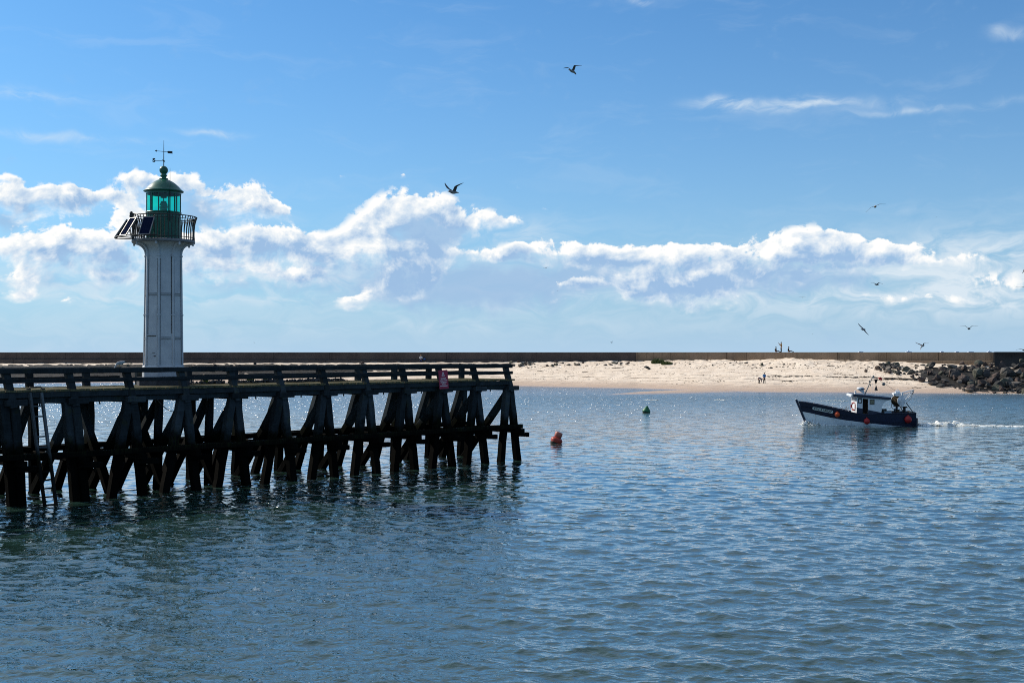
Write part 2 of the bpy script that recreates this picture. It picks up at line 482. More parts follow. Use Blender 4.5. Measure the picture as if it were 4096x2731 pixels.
# seawalls -----------------------------------------------------------------
def wall_mat(name, c1, c2, c3):
    m, t, b = material(name)
    co = t.new('ShaderNodeTexCoord').outputs['Object']
    x, y, z = t.xyz(co)
    n = t.noise(t.vec('MULTIPLY', co, (.5, .5, .7)), .5, 6, .6)
    st = t.noise(t.vec('MULTIPLY', co, (1.6, 1.6, .08)), 1.0, 5, .6)
    g = t.noise(co, 6.0, 5, .7)
    col = t.mix(t.sstep(n, .35, .65), rgba(c1), rgba(c2))
    col = t.mix(t.math('MULTIPLY', t.sstep(st, .55, .70), .5), col, rgba(c3))
    col = t.mix(t.math('MULTIPLY', t.sstep(g, .5, .75), .35), col, rgba(c3))
    t.set(b.inputs['Base Color'], col)
    b.inputs['Roughness'].default_value = .9; b.inputs['Specular IOR Level'].default_value = .2
    t.set(b.inputs['Normal'], t.bump(t.math('ADD', g, st), .4, .06))
    return m
WALL1 = wall_mat('shaded_concrete', (.062, .050, .046), (.090, .072, .064), (.035, .028, .027))  # same wall as the brown stretch, its shade put into a darker colour
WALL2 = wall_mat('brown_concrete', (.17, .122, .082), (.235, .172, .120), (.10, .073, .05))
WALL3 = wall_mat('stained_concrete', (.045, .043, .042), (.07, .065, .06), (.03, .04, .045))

def wall_strip(p0, p1, n, sec, rng, joint=12.0):
    """concrete wall with a profile sec [(out, z)] swept from p0 to p1 in n bays with joint grooves"""
    mb = MB()
    p0, p1 = Vector(p0), Vector(p1)
    d = (p1 - p0); L = d.length; d.normalize()
    o = Vector((d.y, -d.x, 0))          # towards the beach
    m = max(1, round(L / joint))
    for i in range(m):
        a = p0 + d * (L * i / m + .03); e = p0 + d * (L * (i + 1) / m - .03)
        k = rng.uniform(-.06, .06)
        vs = []
        for q in (a, e):
            for (u, z) in sec: vs.append(q + o * (u + k) + Vector((0, 0, z)))
        ns = len(sec)
        fs = [(j, (j + 1) % ns, (j + 1) % ns + ns, j + ns) for j in range(ns)]
        fs += [tuple(reversed(range(ns))), tuple(range(ns, 2 * ns))]
        mb.add(vs, fs)
    return mb
rng = random.Random(4)
TOP = EYE + .12
pL = Vector((-270.0, BY + .3 * (BX + 270.0), 0)); pB = Vector((BX, BY, 0)); pR = Vector((84.6, float(wall_y(84.6)), 0))
sec = [(0, 0), (.05, TOP - .25), (.18, TOP - .22), (.18, TOP), (-2.2, TOP), (-2.2, 0)]
wa = empty('seawall', (0, 0, 0)); tag(wa, 'long dark seawall in shade along the left half of the horizon', 'seawall')
pK = Vector((26.0, float(wall_y(26.0)), 0))
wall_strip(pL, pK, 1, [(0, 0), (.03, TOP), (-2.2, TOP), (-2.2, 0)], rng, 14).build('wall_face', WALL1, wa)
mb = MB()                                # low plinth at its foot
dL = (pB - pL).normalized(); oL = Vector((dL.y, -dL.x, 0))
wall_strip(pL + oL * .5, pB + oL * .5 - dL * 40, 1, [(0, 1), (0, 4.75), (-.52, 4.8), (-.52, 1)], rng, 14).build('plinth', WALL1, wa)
wb = empty('seawall', (0, 0, 0)); tag(wb, 'sunlit brown concrete seawall above the dune with people on top', 'seawall')
mb = MB(); xs_ = [26.0, 29.5, 33.0, 36.5, 40.0, 43.5, 47.0, 84.6]
for q0, q1 in zip(xs_[:-1], xs_[1:]):
    m_ = wall_strip((q0, float(wall_y(q0)), 0), (q1, float(wall_y(q1)), 0), 1, [(0, 0), (.03, TOP), (-2.2, TOP), (-2.2, 0)], rng, 9.5)
    mb.add(m_.v, m_.f)
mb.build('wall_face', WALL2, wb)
dR = (pR - pB).normalized(); oR = Vector((dR.y, -dR.x, 0))
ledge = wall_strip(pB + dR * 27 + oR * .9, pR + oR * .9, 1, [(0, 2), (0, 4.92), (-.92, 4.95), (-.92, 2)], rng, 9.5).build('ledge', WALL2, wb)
# third wall: recurved, dark, beyond the corner at the right
wc = empty('seawall', (0, 0, 0)); tag(wc, 'dark stained seawall with curved overhanging face at far right', 'seawall')
prof = []
for i in range(13):
    s = i / 12
    prof.append((1.6 - 1.3 * math.sin(s * math.pi * .5) + .85 * max(0, s - .45) ** 2 * 4.2, 2.0 + (TOP + .05 - 2.0) * s))
prof += [(-2.0, TOP + .05), (-2.0, 2.0)]
c0 = pR + Vector((-.7, -2.4, 0)); c1 = c0 + Vector((46, -22, 0))
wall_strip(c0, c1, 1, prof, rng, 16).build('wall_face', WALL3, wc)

# rocks ---------------------------------------------------------------------
def rock_mesh(name, seed, mat, flat=.7):
    rg = random.Random(seed)
    bm = bmesh.new()
    bmesh.ops.create_icosphere(bm, subdivisions=2, radius=1.0)
    pl = []
    for k in range(13):
        v = Vector((rg.gauss(0, 1), rg.gauss(0, 1), rg.gauss(0, 1))).normalized()
        pl.append((v, rg.uniform(.42, .78)))
    o = Vector((rg.uniform(0, 50), rg.uniform(0, 50), 0))
    for v in bm.verts:
        p = v.co.copy()
        for (q, dd) in pl:
            e = p.dot(q) - dd
            if e > 0: p -= q * e
        p *= 1 + .10 * mnoise.noise(p * 2.3 + o)
        v.co = Vector((p.x, p.y * .85, p.z * flat))
    me = bpy.data.meshes.new(name); bm.to_mesh(me); bm.free()
    me.materials.append(mat)
    return me
ROCKC = [((.10, .092, .085), (.045, .042, .042)), ((.21, .185, .155), (.09, .08, .07)), ((.13, .095, .08), (.05, .04, .036)), ((.075, .075, .07), (.03, .03, .03)), ((.16, .15, .12), (.06, .065, .045))]
rock_meshes = []
for i in range(10):
    a_, b_ = ROCKC[i % 5]
    rm = M('rock_stone_%d' % (i % 5), a_, .9, var=.3, scale=1.6, bump=.6, bdist=.12, col2=b_, spec=.2)
    rock_meshes.append(rock_mesh('boulder', 30 + i, rm, .62 + .03 * i))
def put_rock(p, s, rg, label, group, mi=None):
    o = bpy.data.objects.new('boulder', rock_meshes[rg.randrange(10) if mi is None else mi])
    COL.objects.link(o)
    o.location = p
    o.rotation_euler = (rg.uniform(-.5, .5), rg.uniform(-.5, .5), rg.uniform(0, 6.28))
    k = rg.uniform(.8, 1.25)
    o.scale = (s * k, s / k, s * rg.uniform(.75, 1.1))
    return tag(o, label, 'boulder', group)
rg = random.Random(11)
n_r = 0
for tries in range(4000):
    if n_r >= 215: break
    x = rg.uniform(3500, 4180); f = rg.random() ** .9
    top = np.interp(x, [3500, 3700, 3950, 4180], [53, 50, 42, 38]); bot = np.interp(x, [3500, 3620, 3740, 3900, 4180], [72, 98, 138, 162, 168])
    d = top + (bot - top) * f
    p = ground_at(x, d)
    if p is None: continue
    s = (.34 + .85 * rg.random() ** 1.6) * (1.15 if x > 3800 else .85)
    if f < .12: s *= .9
    put_rock(p + Vector((0, 0, s * .32 + (.55 if x > 3720 and .1 < f < .9 else 0))), s, rg,
             'grey-brown boulder heaped with others in the rock armour at the right shore', 'boulders of the right rock armour')
    n_r += 1
# rubble sheet added under the boulders, its dark colour giving the shaded gaps
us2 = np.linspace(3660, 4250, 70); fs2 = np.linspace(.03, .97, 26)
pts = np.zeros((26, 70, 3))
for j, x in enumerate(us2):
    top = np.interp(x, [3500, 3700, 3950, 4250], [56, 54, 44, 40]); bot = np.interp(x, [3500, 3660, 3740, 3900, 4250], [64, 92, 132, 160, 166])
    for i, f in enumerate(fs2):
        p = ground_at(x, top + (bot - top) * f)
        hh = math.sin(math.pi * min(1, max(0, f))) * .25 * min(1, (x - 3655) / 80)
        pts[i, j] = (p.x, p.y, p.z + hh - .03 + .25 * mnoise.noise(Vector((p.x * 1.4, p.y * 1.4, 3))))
rub = grid_object('rubble', pts[..., 0], pts[..., 1], pts[..., 2], M('rubble_and_gap_shade', (.022, .020, .018), .95, var=.3, scale=2, bump=.8, bdist=.2), False)
tag(rub, 'rubble sheet under the right boulders, coloured dark for the shaded gaps', 'rubble', kind='stuff')
# low rocks at the top of the beach, behind the jetty's end and further left behind its railings
rg = random.Random(21)
for i in range(52):
    x = 2030 + 510 * rg.random() ** 1.25
    d = rg.uniform(39, np.interp(x, [2030, 2540], [60, 48]))
    p = ground_at(x, d)
    if p is None: continue
    s = rg.uniform(.3, .78) * np.interp(x, [2030, 2540], [1.15, .7])
    put_rock(p + Vector((0, 0, s * .15)), s, rg, 'tan boulder half buried in the sand below the wall, right of the jetty end', 'half buried boulders at the top of the beach', rg.choice([1, 1, 6, 4, 2]))
for i in range(64):
    x = rg.uniform(-60, 2030)
    d = rg.uniform(44, np.interp(x, [0, 1300, 2030], [88, 82, 68]))
    p = ground_at(x, d)
    if p is None: continue
    s = rg.uniform(.3, .75)
    put_rock(p + Vector((0, 0, s * .15)), s, rg, 'dark boulder on the shore seen behind the jetty railings', 'boulders behind the jetty railings')
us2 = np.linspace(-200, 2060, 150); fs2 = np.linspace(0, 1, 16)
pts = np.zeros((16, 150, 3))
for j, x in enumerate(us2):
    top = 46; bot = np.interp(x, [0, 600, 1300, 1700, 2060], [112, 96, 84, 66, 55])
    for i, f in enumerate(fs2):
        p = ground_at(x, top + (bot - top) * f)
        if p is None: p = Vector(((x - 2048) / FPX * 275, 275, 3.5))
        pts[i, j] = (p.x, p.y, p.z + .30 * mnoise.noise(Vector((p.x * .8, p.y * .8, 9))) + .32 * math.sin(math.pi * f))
rub = grid_object('rubble', pts[..., 0], pts[..., 1], pts[..., 2], M('rubble_and_gap_shade'), False)
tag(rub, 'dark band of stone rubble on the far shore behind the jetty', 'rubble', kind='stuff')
# scattered small stones on the sand
rg = random.Random(5)
for (x, d, s) in ((3048,51,.75),(2960,45,.4),(3010,49,.35),(3085,62,.4),(2985,42,.45),(2900,48,.3),(2850,51,.35),(2920,43,.4),(2760,47,.35),(2700,45,.3),(2630,76,.22),(3135,47,.3),(3220,50,.3)):
    p = ground_at(x, d)
    put_rock(p + Vector((0, 0, s * .1)), s, rg, 'small dark stone lying alone on the open sand', 'scattered stones on the open sand')
p = ground_at(2592, 67)
o = put_rock(p + Vector((0, 0, .3)), .75, rg, 'dark stranded stump on the sand below the green bush', None, 3)
o['category'] = 'tree stump'; o.name = 'stump'; o.scale = (.95, .5, .5); o.rotation_euler = (0, .35, 0)
p = ground_at(3463, 78)
o = put_rock(p + Vector((0, 0, .2)), .6, rg, 'lone triangular reddish rock on the sand left of the boulder pile', None, 2)
o.scale = (.6, .4, .5)

# driftwood and wrack
wood_dark = M('driftwood', (.06, .045, .035), .9, var=.3, scale=4)
def drift(x, d, L, a, label, br=True):
    p = ground_at(x, d); mb = MB(); rg = random.Random(int(x))
    u = Vector((math.cos(a), -math.sin(a) * .6, 0))
    pts = [p + u * (L * (k / 5 - .5)) + Vector((0, 0, .06 + .05 * rg.random())) for k in range(6)]
    mb.tube(pts, [.05, .07, .06, .06, .045, .02], 6)
    if br:
        for k in (2, 3, 4): mb.tube([pts[k], pts[k] + u * .3 + Vector((0, .1, .25 + .1 * rg.random()))], [.03, .01], 5)
    o = mb.build('driftwood', wood_dark); tag(o, label, 'driftwood')
drift(2472, 63, 2.6, .1, 'branched driftwood on the sand left of the dark stump')
drift(3320, 55, 1.4, .8, 'thin stick of driftwood on the upper sand above the boat')
drift(2340, 79, 1.3, .05, 'small flat driftwood on the sand right of the jetty end', False)
drift(2160, 74, 1.2, .0, 'dark plank of driftwood lying beside the jetty end', False)
rg = random.Random(9)
mb = MB()
for (x0, d0, x1, d1, n, s) in ((2060,72,2700,78,60,.09),(2560,83,3050,93,90,.10),(3060,93,3420,97,150,.15),(3420,97,3640,105,150,.16),(2700,110,2900,113,50,.1),(3140,113,3190,112,60,.15),(3170,113,3440,112,40,.08),(3090,90,3200,94,60,.12),(3420,118,3760,127,50,.1),(2080,102,2560,106,60,.08),(3540,104,3690,106,150,.20),(3300,86,3420,88,60,.1),(2500,90,2520,91,8,.1),(3640,140,3700,139,40,.1)):
    for k in range(n):
        q = rg.random()
        p = ground_at(x0 + (x1 - x0) * q + rg.gauss(0, 5), d0 + (d1 - d0) * q + rg.gauss(0, .7) + 1.5 * math.sin(q * 9 + x0))
        if p is None: continue
        r = s * rg.uniform(.25, .95)
        mb.sphere(p + Vector((rg.gauss(0, .15), rg.gauss(0, .35), r * .1)), r, 6, 4, sc=(rg.uniform(1.0, 3.6), rg.uniform(.6, 1.3), .35))
for k in range(2600):                    # scattered scraps and shell grit over the dry sand
    x = rg.uniform(2060, 3720)
    d = rg.choice((rg.uniform(22, 70), rg.uniform(22, 62), rg.uniform(60, 125)))
    p = ground_at(x, d)
    if p is None or bz(p.x, p.y) < .8: continue
    r = rg.choice((.03, .04, .05, .07, .11 if d < 62 else .05))
    mb.sphere(p + Vector((0, 0, r * .1)), r, 5, 3, sc=(rg.uniform(1, 3.0), 1, .5))
wk = mb.build('seaweed', M('wrack', (.05, .036, .026), .9, var=.3, scale=8), fix=False)
tag(wk, 'dark lines of dried seaweed along the tide marks on the sand', 'seaweed', kind='stuff')

# bush on the dune: thin blades in tussocks
mb = MB(); rg = random.Random(3)
for (x, d, w_, h_, n) in ((2632, 42, 1.3, 1.15, 420), (2668, 47, 1.1, .85, 360)):
    p = ground_at(x, d)
    for k in range(n):
        a = rg.uniform(0, 6.28); r = w_ * math.sqrt(rg.random())
        q = p + Vector((r * math.cos(a), r * math.sin(a) * .7, -.05))
        L = h_ * (1 - .55 * (r / w_) ** 2) * rg.uniform(.6, 1.15)
        lean = Vector((math.cos(a) * .45 * r / w_ + rg.uniform(-.3, .3), math.sin(a) * .3 + rg.uniform(-.3, .3), 1)) * L
        s = Vector((rg.uniform(-1, 1), rg.uniform(-1, 1), 0)).normalized() * .055
        m1 = q + lean * .6 + Vector((0, 0, .04))
        mb.add([q - s, q + s, m1 + s * .7, m1 - s * .7, q + lean * Vector((1, 1, 1)).length / 1.73], [(0, 1, 2, 3), (3, 2, 4)])
bush = mb.build('bush', M('bush_leaf', (.095, .12, .03), .7, var=.35, scale=1.5, bump=0, col2=(.035, .06, .015)), fix=False)
tag(bush, 'green bushy tuft growing on the dune below the seawall', 'bush')
# reddish marker stake and tiny far things on the wall's foot
p = ground_at(2006, 36)
mb = MB(); mb.tube([p - Vector((0, 0, .2)), p + Vector((.25, 0, 1.35))], [.05, .045], 8); mb.box(p + Vector((.26, 0, 1.38)), (.14, .06, .12))
st = mb.build('stake', M('stake_rust', (.22, .07, .05), .8)); tag(st, 'slanting reddish stake in the sand above the jetty end', 'stake')

# ships at anchor far out, just showing over the right-hand wall
shipm = M('ship_haze_tint', (.62, .70, .82), .8, var=.1, scale=.01, bump=0)  # distance haze put into the ships' pale blue colour
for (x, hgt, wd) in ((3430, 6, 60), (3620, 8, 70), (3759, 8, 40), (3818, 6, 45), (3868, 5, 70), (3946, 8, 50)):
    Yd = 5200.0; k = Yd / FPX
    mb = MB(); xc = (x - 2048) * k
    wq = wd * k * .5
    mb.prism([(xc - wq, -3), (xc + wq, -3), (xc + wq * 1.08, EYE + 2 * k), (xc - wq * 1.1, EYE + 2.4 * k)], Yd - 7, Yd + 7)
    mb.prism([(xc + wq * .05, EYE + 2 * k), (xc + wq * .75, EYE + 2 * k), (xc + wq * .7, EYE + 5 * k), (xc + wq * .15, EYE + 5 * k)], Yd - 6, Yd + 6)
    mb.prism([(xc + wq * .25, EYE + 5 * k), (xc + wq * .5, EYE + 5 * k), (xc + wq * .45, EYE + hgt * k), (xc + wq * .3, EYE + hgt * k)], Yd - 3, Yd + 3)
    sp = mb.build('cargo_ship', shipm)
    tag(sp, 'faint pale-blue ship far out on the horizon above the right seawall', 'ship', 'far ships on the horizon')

# ------------------------------------------------------------------ water
water_m, t, b = material('water')
geo = t.new('ShaderNodeNewGeometry').outputs['Position']
gx, gy, gz = t.xyz(geo)
rot = t.comb(t.math('MULTIPLY_ADD', gx, .85, t.math('MULTIPLY', gy, -.5)), t.math('MULTIPLY_ADD', gx, .5, t.math('MULTIPLY', gy, .87)), 0.0)
r1 = t.noise(t.vec('MULTIPLY', rot, (.55, 1.25, 1)), 1.15, 3, .55, .4, dim='2D')
r2 = t.noise(t.vec('MULTIPLY', geo, (.7, 1.3, 1)), 3.4, 3, .6, .3, dim='2D')
r3 = t.noise(geo, .06, 3, .5, dim='2D')                     # gust patches
calm = t.math('MULTIPLY', t.sstep(gy, 170.0, 184.0, 1.0, .75), t.math('MULTIPLY_ADD', t.sstep(r3, .3, .7), .5, .7))
far = t.math('MULTIPLY', t.sstep(gy, 25.0, 110.0, .62, FARB), t.sstep(gy, 95.0, 150.0, 1.0, 2.3))
r0 = t.noise(t.vec('MULTIPLY', rot, (.5, 1.25, 1)), .42, 3, .55, .5, dim='2D')
fl = t.sstep(t.noise(t.vec('MULTIPLY', rot, (.8, 1.15, 1)), 1.05, 2, .5, .3, dim='2D'), .50, .70)
fm = t.math('MULTIPLY_ADD', t.sstep(gy, 26.0, 60.0), t.math('MULTIPLY_ADD', fl, .95, -.86), 1.0)   # beyond 60 m: calm facets with steep flecks
h = t.math('ADD', t.math('MULTIPLY', r0, t.sstep(gy, 30.0, 100.0, 0.0, .30)), t.math('MULTIPLY', fm, t.math('MULTIPLY_ADD', r1, .30, t.math('MULTIPLY_ADD', fl, t.sstep(gy, 26.0, 60.0, 0.0, .16), t.math('MULTIPLY', r2, .19)))))
bp = t.new('ShaderNodeBump'); t.set(bp.inputs['Height'], t.math('MULTIPLY', t.math('MULTIPLY', h, calm), far))
bp.inputs['Strength'].default_value = 1.0; bp.inputs['Distance'].default_value = WAVE_BUMP
t.set(b.inputs['Normal'], bp.outputs[0])
shal = t.sstep(gy, 176.0, 192.0)
t.set(b.inputs['Base Color'], t.mix(shal, rgba(WATER_COL), rgba((.10, .12, .12))))
rgh = t.sstep(gy, 70.0, 175.0, .05, .27); t.set(b.inputs['Roughness'], rgh); t.set(b.inputs['Coat Roughness'], rgh); b.inputs['IOR'].default_value = 1.38
b.inputs['Specular IOR Level'].default_value = .5
b.inputs['Coat Weight'].default_value = .8; b.inputs['Coat IOR'].default_value = 1.5   # coat added to brighten the water's reflections
t.set(b.inputs['Coat Normal'], bp.outputs[0])

dd = np.concatenate([np.linspace(1750, 700, 480), np.linspace(698, 104, 330)])
yy = FPX * EYE / dd
yy = np.concatenate([yy, np.array([330, 370, 450, 600, 900, 1500, 3000, 6000, 14000])])
aa = np.linspace(-.62, .62, 900)
X = np.outer(yy, aa) * np.where(yy > 400, 1.6, 1.0)[:, None]; X += np.sign(aa)[None, :] * 0
Y = np.repeat(yy[:, None], len(aa), 1)
dY = np.gradient(yy)[:, None]; dX = (yy * (aa[1] - aa[0]))[:, None]
nr = np.random.RandomState(7)
H = np.zeros_like(X); GX = np.zeros_like(X); GY = np.zeros_like(X)
calmY = 1 - .5 * np.clip((Y - 170) / 16, 0, 1)
_q = np.clip((Y - 28) / 62, 0, 1); farA = 1 - .60 * _q * _q * (3 - 2 * _q)
NC = 120
lam = np.exp(np.linspace(np.log(.17), np.log(5.0), NC)) * nr.uniform(.96, 1.04, NC)
for i in range(NC):
    L = lam[i]; k = 2 * math.pi / L
    spread = R(42) if L < 1.6 else R(20)
    th = R(WAVE_DIR) + nr.normal() * spread
    kx, ky = math.sin(th) * k, math.cos(th) * k
    slope = WAVE_SLOPE * (1.05 if L < .5 else 1.15 if L < 1.0 else .95 if L < 1.9 else .30 if L < 3 else .14)
    A = slope / k
    ph = nr.uniform(0, 6.283)
    step = np.maximum(np.abs(dY) * abs(math.cos(th)), dX * abs(math.sin(th)))
    f = np.clip((L / step - 2.2) / 2.5, 0, 1) * calmY * farA
    arg = kx * X + ky * Y + ph
    # slow groupiness so that no train runs on for ever
    q = nr.uniform(0, 6.283, 4); gk = k / nr.uniform(5, 9)
    env = 1 + .55 * np.sin(gk * (X * math.cos(th) - Y * math.sin(th)) * .8 + q[0]) * np.sin(gk * .6 * (X * math.sin(th) + Y * math.cos(th)) + q[1])
    a = A * f * env
    H += a * np.cos(arg)
    GX -= a * math.sin(th) * np.sin(arg) * 1.15; GY -= a * math.cos(th) * np.sin(arg) * 1.15
# the boat's stern wave
water = grid_object('water', X + GX, Y + GY, H, water_m)
tag(water, 'rippled blue-green harbour water reflecting the sky', 'water', kind='structure')

# ------------------------------------------------------------------ timber jetty
def wood_mat(name, top, low, zt):
    """weathered grey-blue timber, blackened by weed below the tide line"""
    m, t, b = material(name)
    co = t.new('ShaderNodeTexCoord').outputs['Object']
    x, y, z = t.xyz(co)
    grain = t.noise(t.vec('MULTIPLY', co, (9, 9, .8)), 1.6, 6, .65)
    grainh = t.noise(t.vec('MULTIPLY', co, (.8, 9, 9)), 1.6, 6, .65)
    blot = t.noise(co, 1.3, 6, .62)
    tide = t.sstep(t.math('MULTIPLY_ADD', t.math('SUBTRACT', blot, .5), 1.6, z), zt - .35, zt + .45)
    g = t.math('MULTIPLY_ADD', t.math('MAXIMUM', grain, grainh), .6, t.math('MULTIPLY', blot, .4))
    up = t.mix(t.sstep(g, .38, .68), rgba(tuple(c * .45 for c in top)), rgba(top))
    moss = t.sstep(t.noise(co, 2.2, 6, .65), .55, .72)
    up = t.mix(t.math('MULTIPLY', moss, .5), up, rgba((.045, .05, .022)))
    lo = t.mix(t.sstep(g, .4, .7), rgba(tuple(c * .5 for c in low)), rgba(low))
    rnd = t.math('MULTIPLY_ADD', t.new('ShaderNodeObjectInfo').outputs['Random'], .9, .55)
    cc = t.mix(tide, lo, up)
    weed = t.math('MULTIPLY', t.sstep(t.math('ABSOLUTE', t.math('SUBTRACT', t.math('MULTIPLY_ADD', t.math('SUBTRACT', blot, .5), 1.2, z), zt - .25)), .05, .45, 1, 0), t.sstep(grain, .42, .62))
    cc = t.mix(t.math('MULTIPLY', weed, .6), cc, rgba((.012, .015, .005)))
    t.set(b.inputs['Base Color'], t.mix(1.0, cc, t.comb(rnd, rnd, rnd), 'MULTIPLY'))
    b.inputs['Roughness'].default_value = .85; b.inputs['Specular IOR Level'].default_value = .02
    t.set(b.inputs['Normal'], t.bump(g, .7, .03))
    return m
WOOD = wood_mat('jetty_timber', (.038, .048, .054), (.004, .004, .0035), 2.55)
DECKM = simple('deck_plank', (.15, .13, .082), .9, var=.25, scale=3.0, bump=.5, bdist=.02, spec=.1, col2=(.060, .060, .026), stretch=(6, 1, 1))
PILEHEAD = M('old_timber', (.05, .055, .058), .9)

ax_, ay_ = (45 - 2048) / FPX * 51.1, 51.1
BAY = 2.75; NB = 12; DZ = 4.83; DW = 4.2
jet = empty('timber_jetty', (ax_, ay_, 0), math.atan2(.725, .689))
tag(jet, 'old dark timber jetty on raking piles reaching across the left half', 'jetty')
rg = random.Random(8)
def part(name, mb, mat=WOOD): return mb.build(name, mat, jet, fix=False)
def beam(name, p0, p1, w, h, up=(0, 0, 1), jit=.012, seg=4, ch=.03, mat=WOOD):
    mb = MB(); mb.beam(p0, p1, w, h, up, 0, jit, seg, rg, ch); return part(name, mb, mat)
x_a, x_b = -2 * BAY - .6, (NB - 1) * BAY
for i in range(-2, NB):
    t0 = i * BAY
    j = lambda s=.05: rg.uniform(-s, s)
    for side in (0, 1):
        yb = .12 if side == 0 else DW - .12            # row line
        o = -1 if side == 0 else 1                       # outward
        single = side == 0 and i in (0, 1)
        # batter pile following the rail post
        beam('pile', (t0 + .12 + j(), yb, 4.25), (t0 + .40 + j(.1), yb + o * (.62 + j()), -1.2), .37, .37, (1, 0, 0), .02, 7)
        if single:
            beam('pile', (t0 - .20, yb - o * .1, 4.25), (t0 + .0 + j(), yb + o * .45, -1.2), .37, .37, (1, 0, 0), .02, 7)
        else:
            beam('pile', (t0 - .12, yb, 4.2), (t0 - 1.55 + j(.1), yb + o * (.62 + j(.1)), -1.2), .37, .37, (0, 1, 0), .02, 7)
        # inner vertical-ish pile
        # rail post with its foot block and cap beam end
        beam('rail_post', (t0 + .07, yb + o * .18, 4.08), (t0 - .16, yb - o * .12, 5.68), .29, .31, (1, 0, 0), .01, 3)
        beam('foot_block', (t0 - .28, yb + o * .15, 4.30), (t0 + .62, yb + o * .15, 4.30), .34, .26, (0, 0, 1), .01, 2)
        beam('waler_clamp', (t0 + .05, yb + o * .62, 1.56), (t0 + 1.05, yb + o * .62, 1.50), .28, .26, (0, 0, 1), .015, 2)
    # cross beams of the bent
    beam('cap_beam', (t0, -.15, 4.32), (t0, DW + .15, 4.32), .34, .30)
    beam('tie_beam', (t0 + .12, -1.0, 1.78), (t0 + .12, DW + .9, 1.80), .26, .27)
    # long diagonals across the jetty
    beam('brace', (t0 + .02, .15, 4.1), (t0 + .10 + j(), DW + .35, -.6), .36, .37, (1, 0, 0), .02, 6)
    if i in (2, 3, 4):
        beam('brace', (t0 - .42, DW - .1, 4.1), (t0 - .3, .9, -.6), .34, .35, (1, 0, 0), .02, 6)
    if i in (3, 4):
        beam('pile', (t0 - .1, DW * .5, 4.2), (t0 - .1 + j(.2), DW * .5 + j(.2), -1.2), .32, .32, (1, 0, 0), .02, 6)
        beam('brace', (t0 + .1, DW * .62, 4.1), (t0 - 2.2, DW * .75, -.8), .34, .35, (0, 1, 0), .02, 6)
# deck: planks laid across, uneven ends
mb = MB(); xx = x_a
while xx < x_b + .30:
    wv_ = rg.uniform(.19, .25)
    e0, e1 = rg.uniform(-.06, .05), rg.uniform(-.06, .05)
    dz_ = rg.uniform(-.012, .012)
    mb.box((xx + wv_ / 2, (DW + e1 + e0) / 2, DZ - .045 + dz_), (wv_ - .018, DW + .16 + e1 - e0, .09))
    xx += wv_
part('deck', mb, DECKM)
for nm, y_ in (('stringer', .02), ('stringer', DW - .02), ('stringer', DW * .33), ('stringer', DW * .66)):
    mb = MB()
    for i in range(-3, NB - 1):
        a0 = i * BAY; mb.beam((a0 + .01, y_, DZ - .215), (a0 + BAY - .01, y_, DZ - .215), .16, .25, (0, 0, 1), 0, .008, 4, rg, .015)
    part(nm, mb)
for y_ in (.28, DW - .28):
    mb = MB()
    for i in range(-3, NB - 1):
        a0 = i * BAY; mb.beam((a0 + .01, y_, 4.36), (a0 + BAY - .01, y_, 4.36), .26, .24, (0, 0, 1), 0, .008, 4, rg, .02)
    part('girder', mb)
# rails
for side in (0, 1):
    yb = .0 if side == 0 else DW - .0
    o = -1 if side == 0 else 1
    segs = [(x_a, x_b + .22)] if side == 0 else [(x_a, 7.2), (10.9, x_b + .22)]
    for (q0, q1) in segs:
        top = MB(); mid = MB()
        q = q0
        while q < q1 - .05:
            e = min(q1, q + 2 * BAY)
            top.beam((q + .008, yb - o * .10, DZ + .79 + rg.uniform(-.008, .008)), (e - .008, yb - o * .10, DZ + .79 + rg.uniform(-.008, .008)), .30, .22, (0, 0, 1), 0, .008, 6, rg, .025)
            mid.beam((q + .008, yb + o * .0, DZ + .375 + rg.uniform(-.01, .01)), (e - .008, yb + o * .0, DZ + .375 + rg.uniform(-.01, .01)), .14, .18, (0, 0, 1), 0, .008, 6, rg, .02)
            q = e
        part('top_rail', top); part('mid_rail', mid)
    # double walers low on the piles
    for (z_, yo) in ((2.02, .40), (1.98, .02)):
        mb = MB()
        q = x_a
        while q < x_b + .5:
            e = min(x_b + .62, q + 2 * BAY)
            mb.beam((q + .01, yb + o * yo, z_ + rg.uniform(-.03, .03)), (e - .01, yb + o * yo, z_ + rg.uniform(-.03, .03)), .22, .24, (0, 0, 1), 0, .012, 6, rg, .02)
            q = e
        part('waler', mb)
# end cap beam across the jetty's nose
beam('end_rail', (x_b + .02, .1, DZ + .79), (x_b + .02, DW - .1, DZ + .79), .24, .20)
beam('end_rail', (x_b + .02, .1, DZ + .375), (x_b + .02, DW - .1, DZ + .375), .14, .16)
# bolts: short iron pins hanging below the girder in mid bay
for i in range(-2, NB - 1):
    mb = MB(); mb.tube([(i * BAY + BAY * .5, .28, 4.25), (i * BAY + BAY * .5, .28, 4.12)], .035, 6); part('bolt', mb, M('old_iron', (.03, .028, .026), .7))

JM = Matrix.Translation((ax_, ay_, 0)) @ Matrix.Rotation(math.atan2(.725, .689), 4, 'Z')
def jw(x, y, z): return JM @ Vector((x, y, z))
JR = math.atan2(.725, .689)

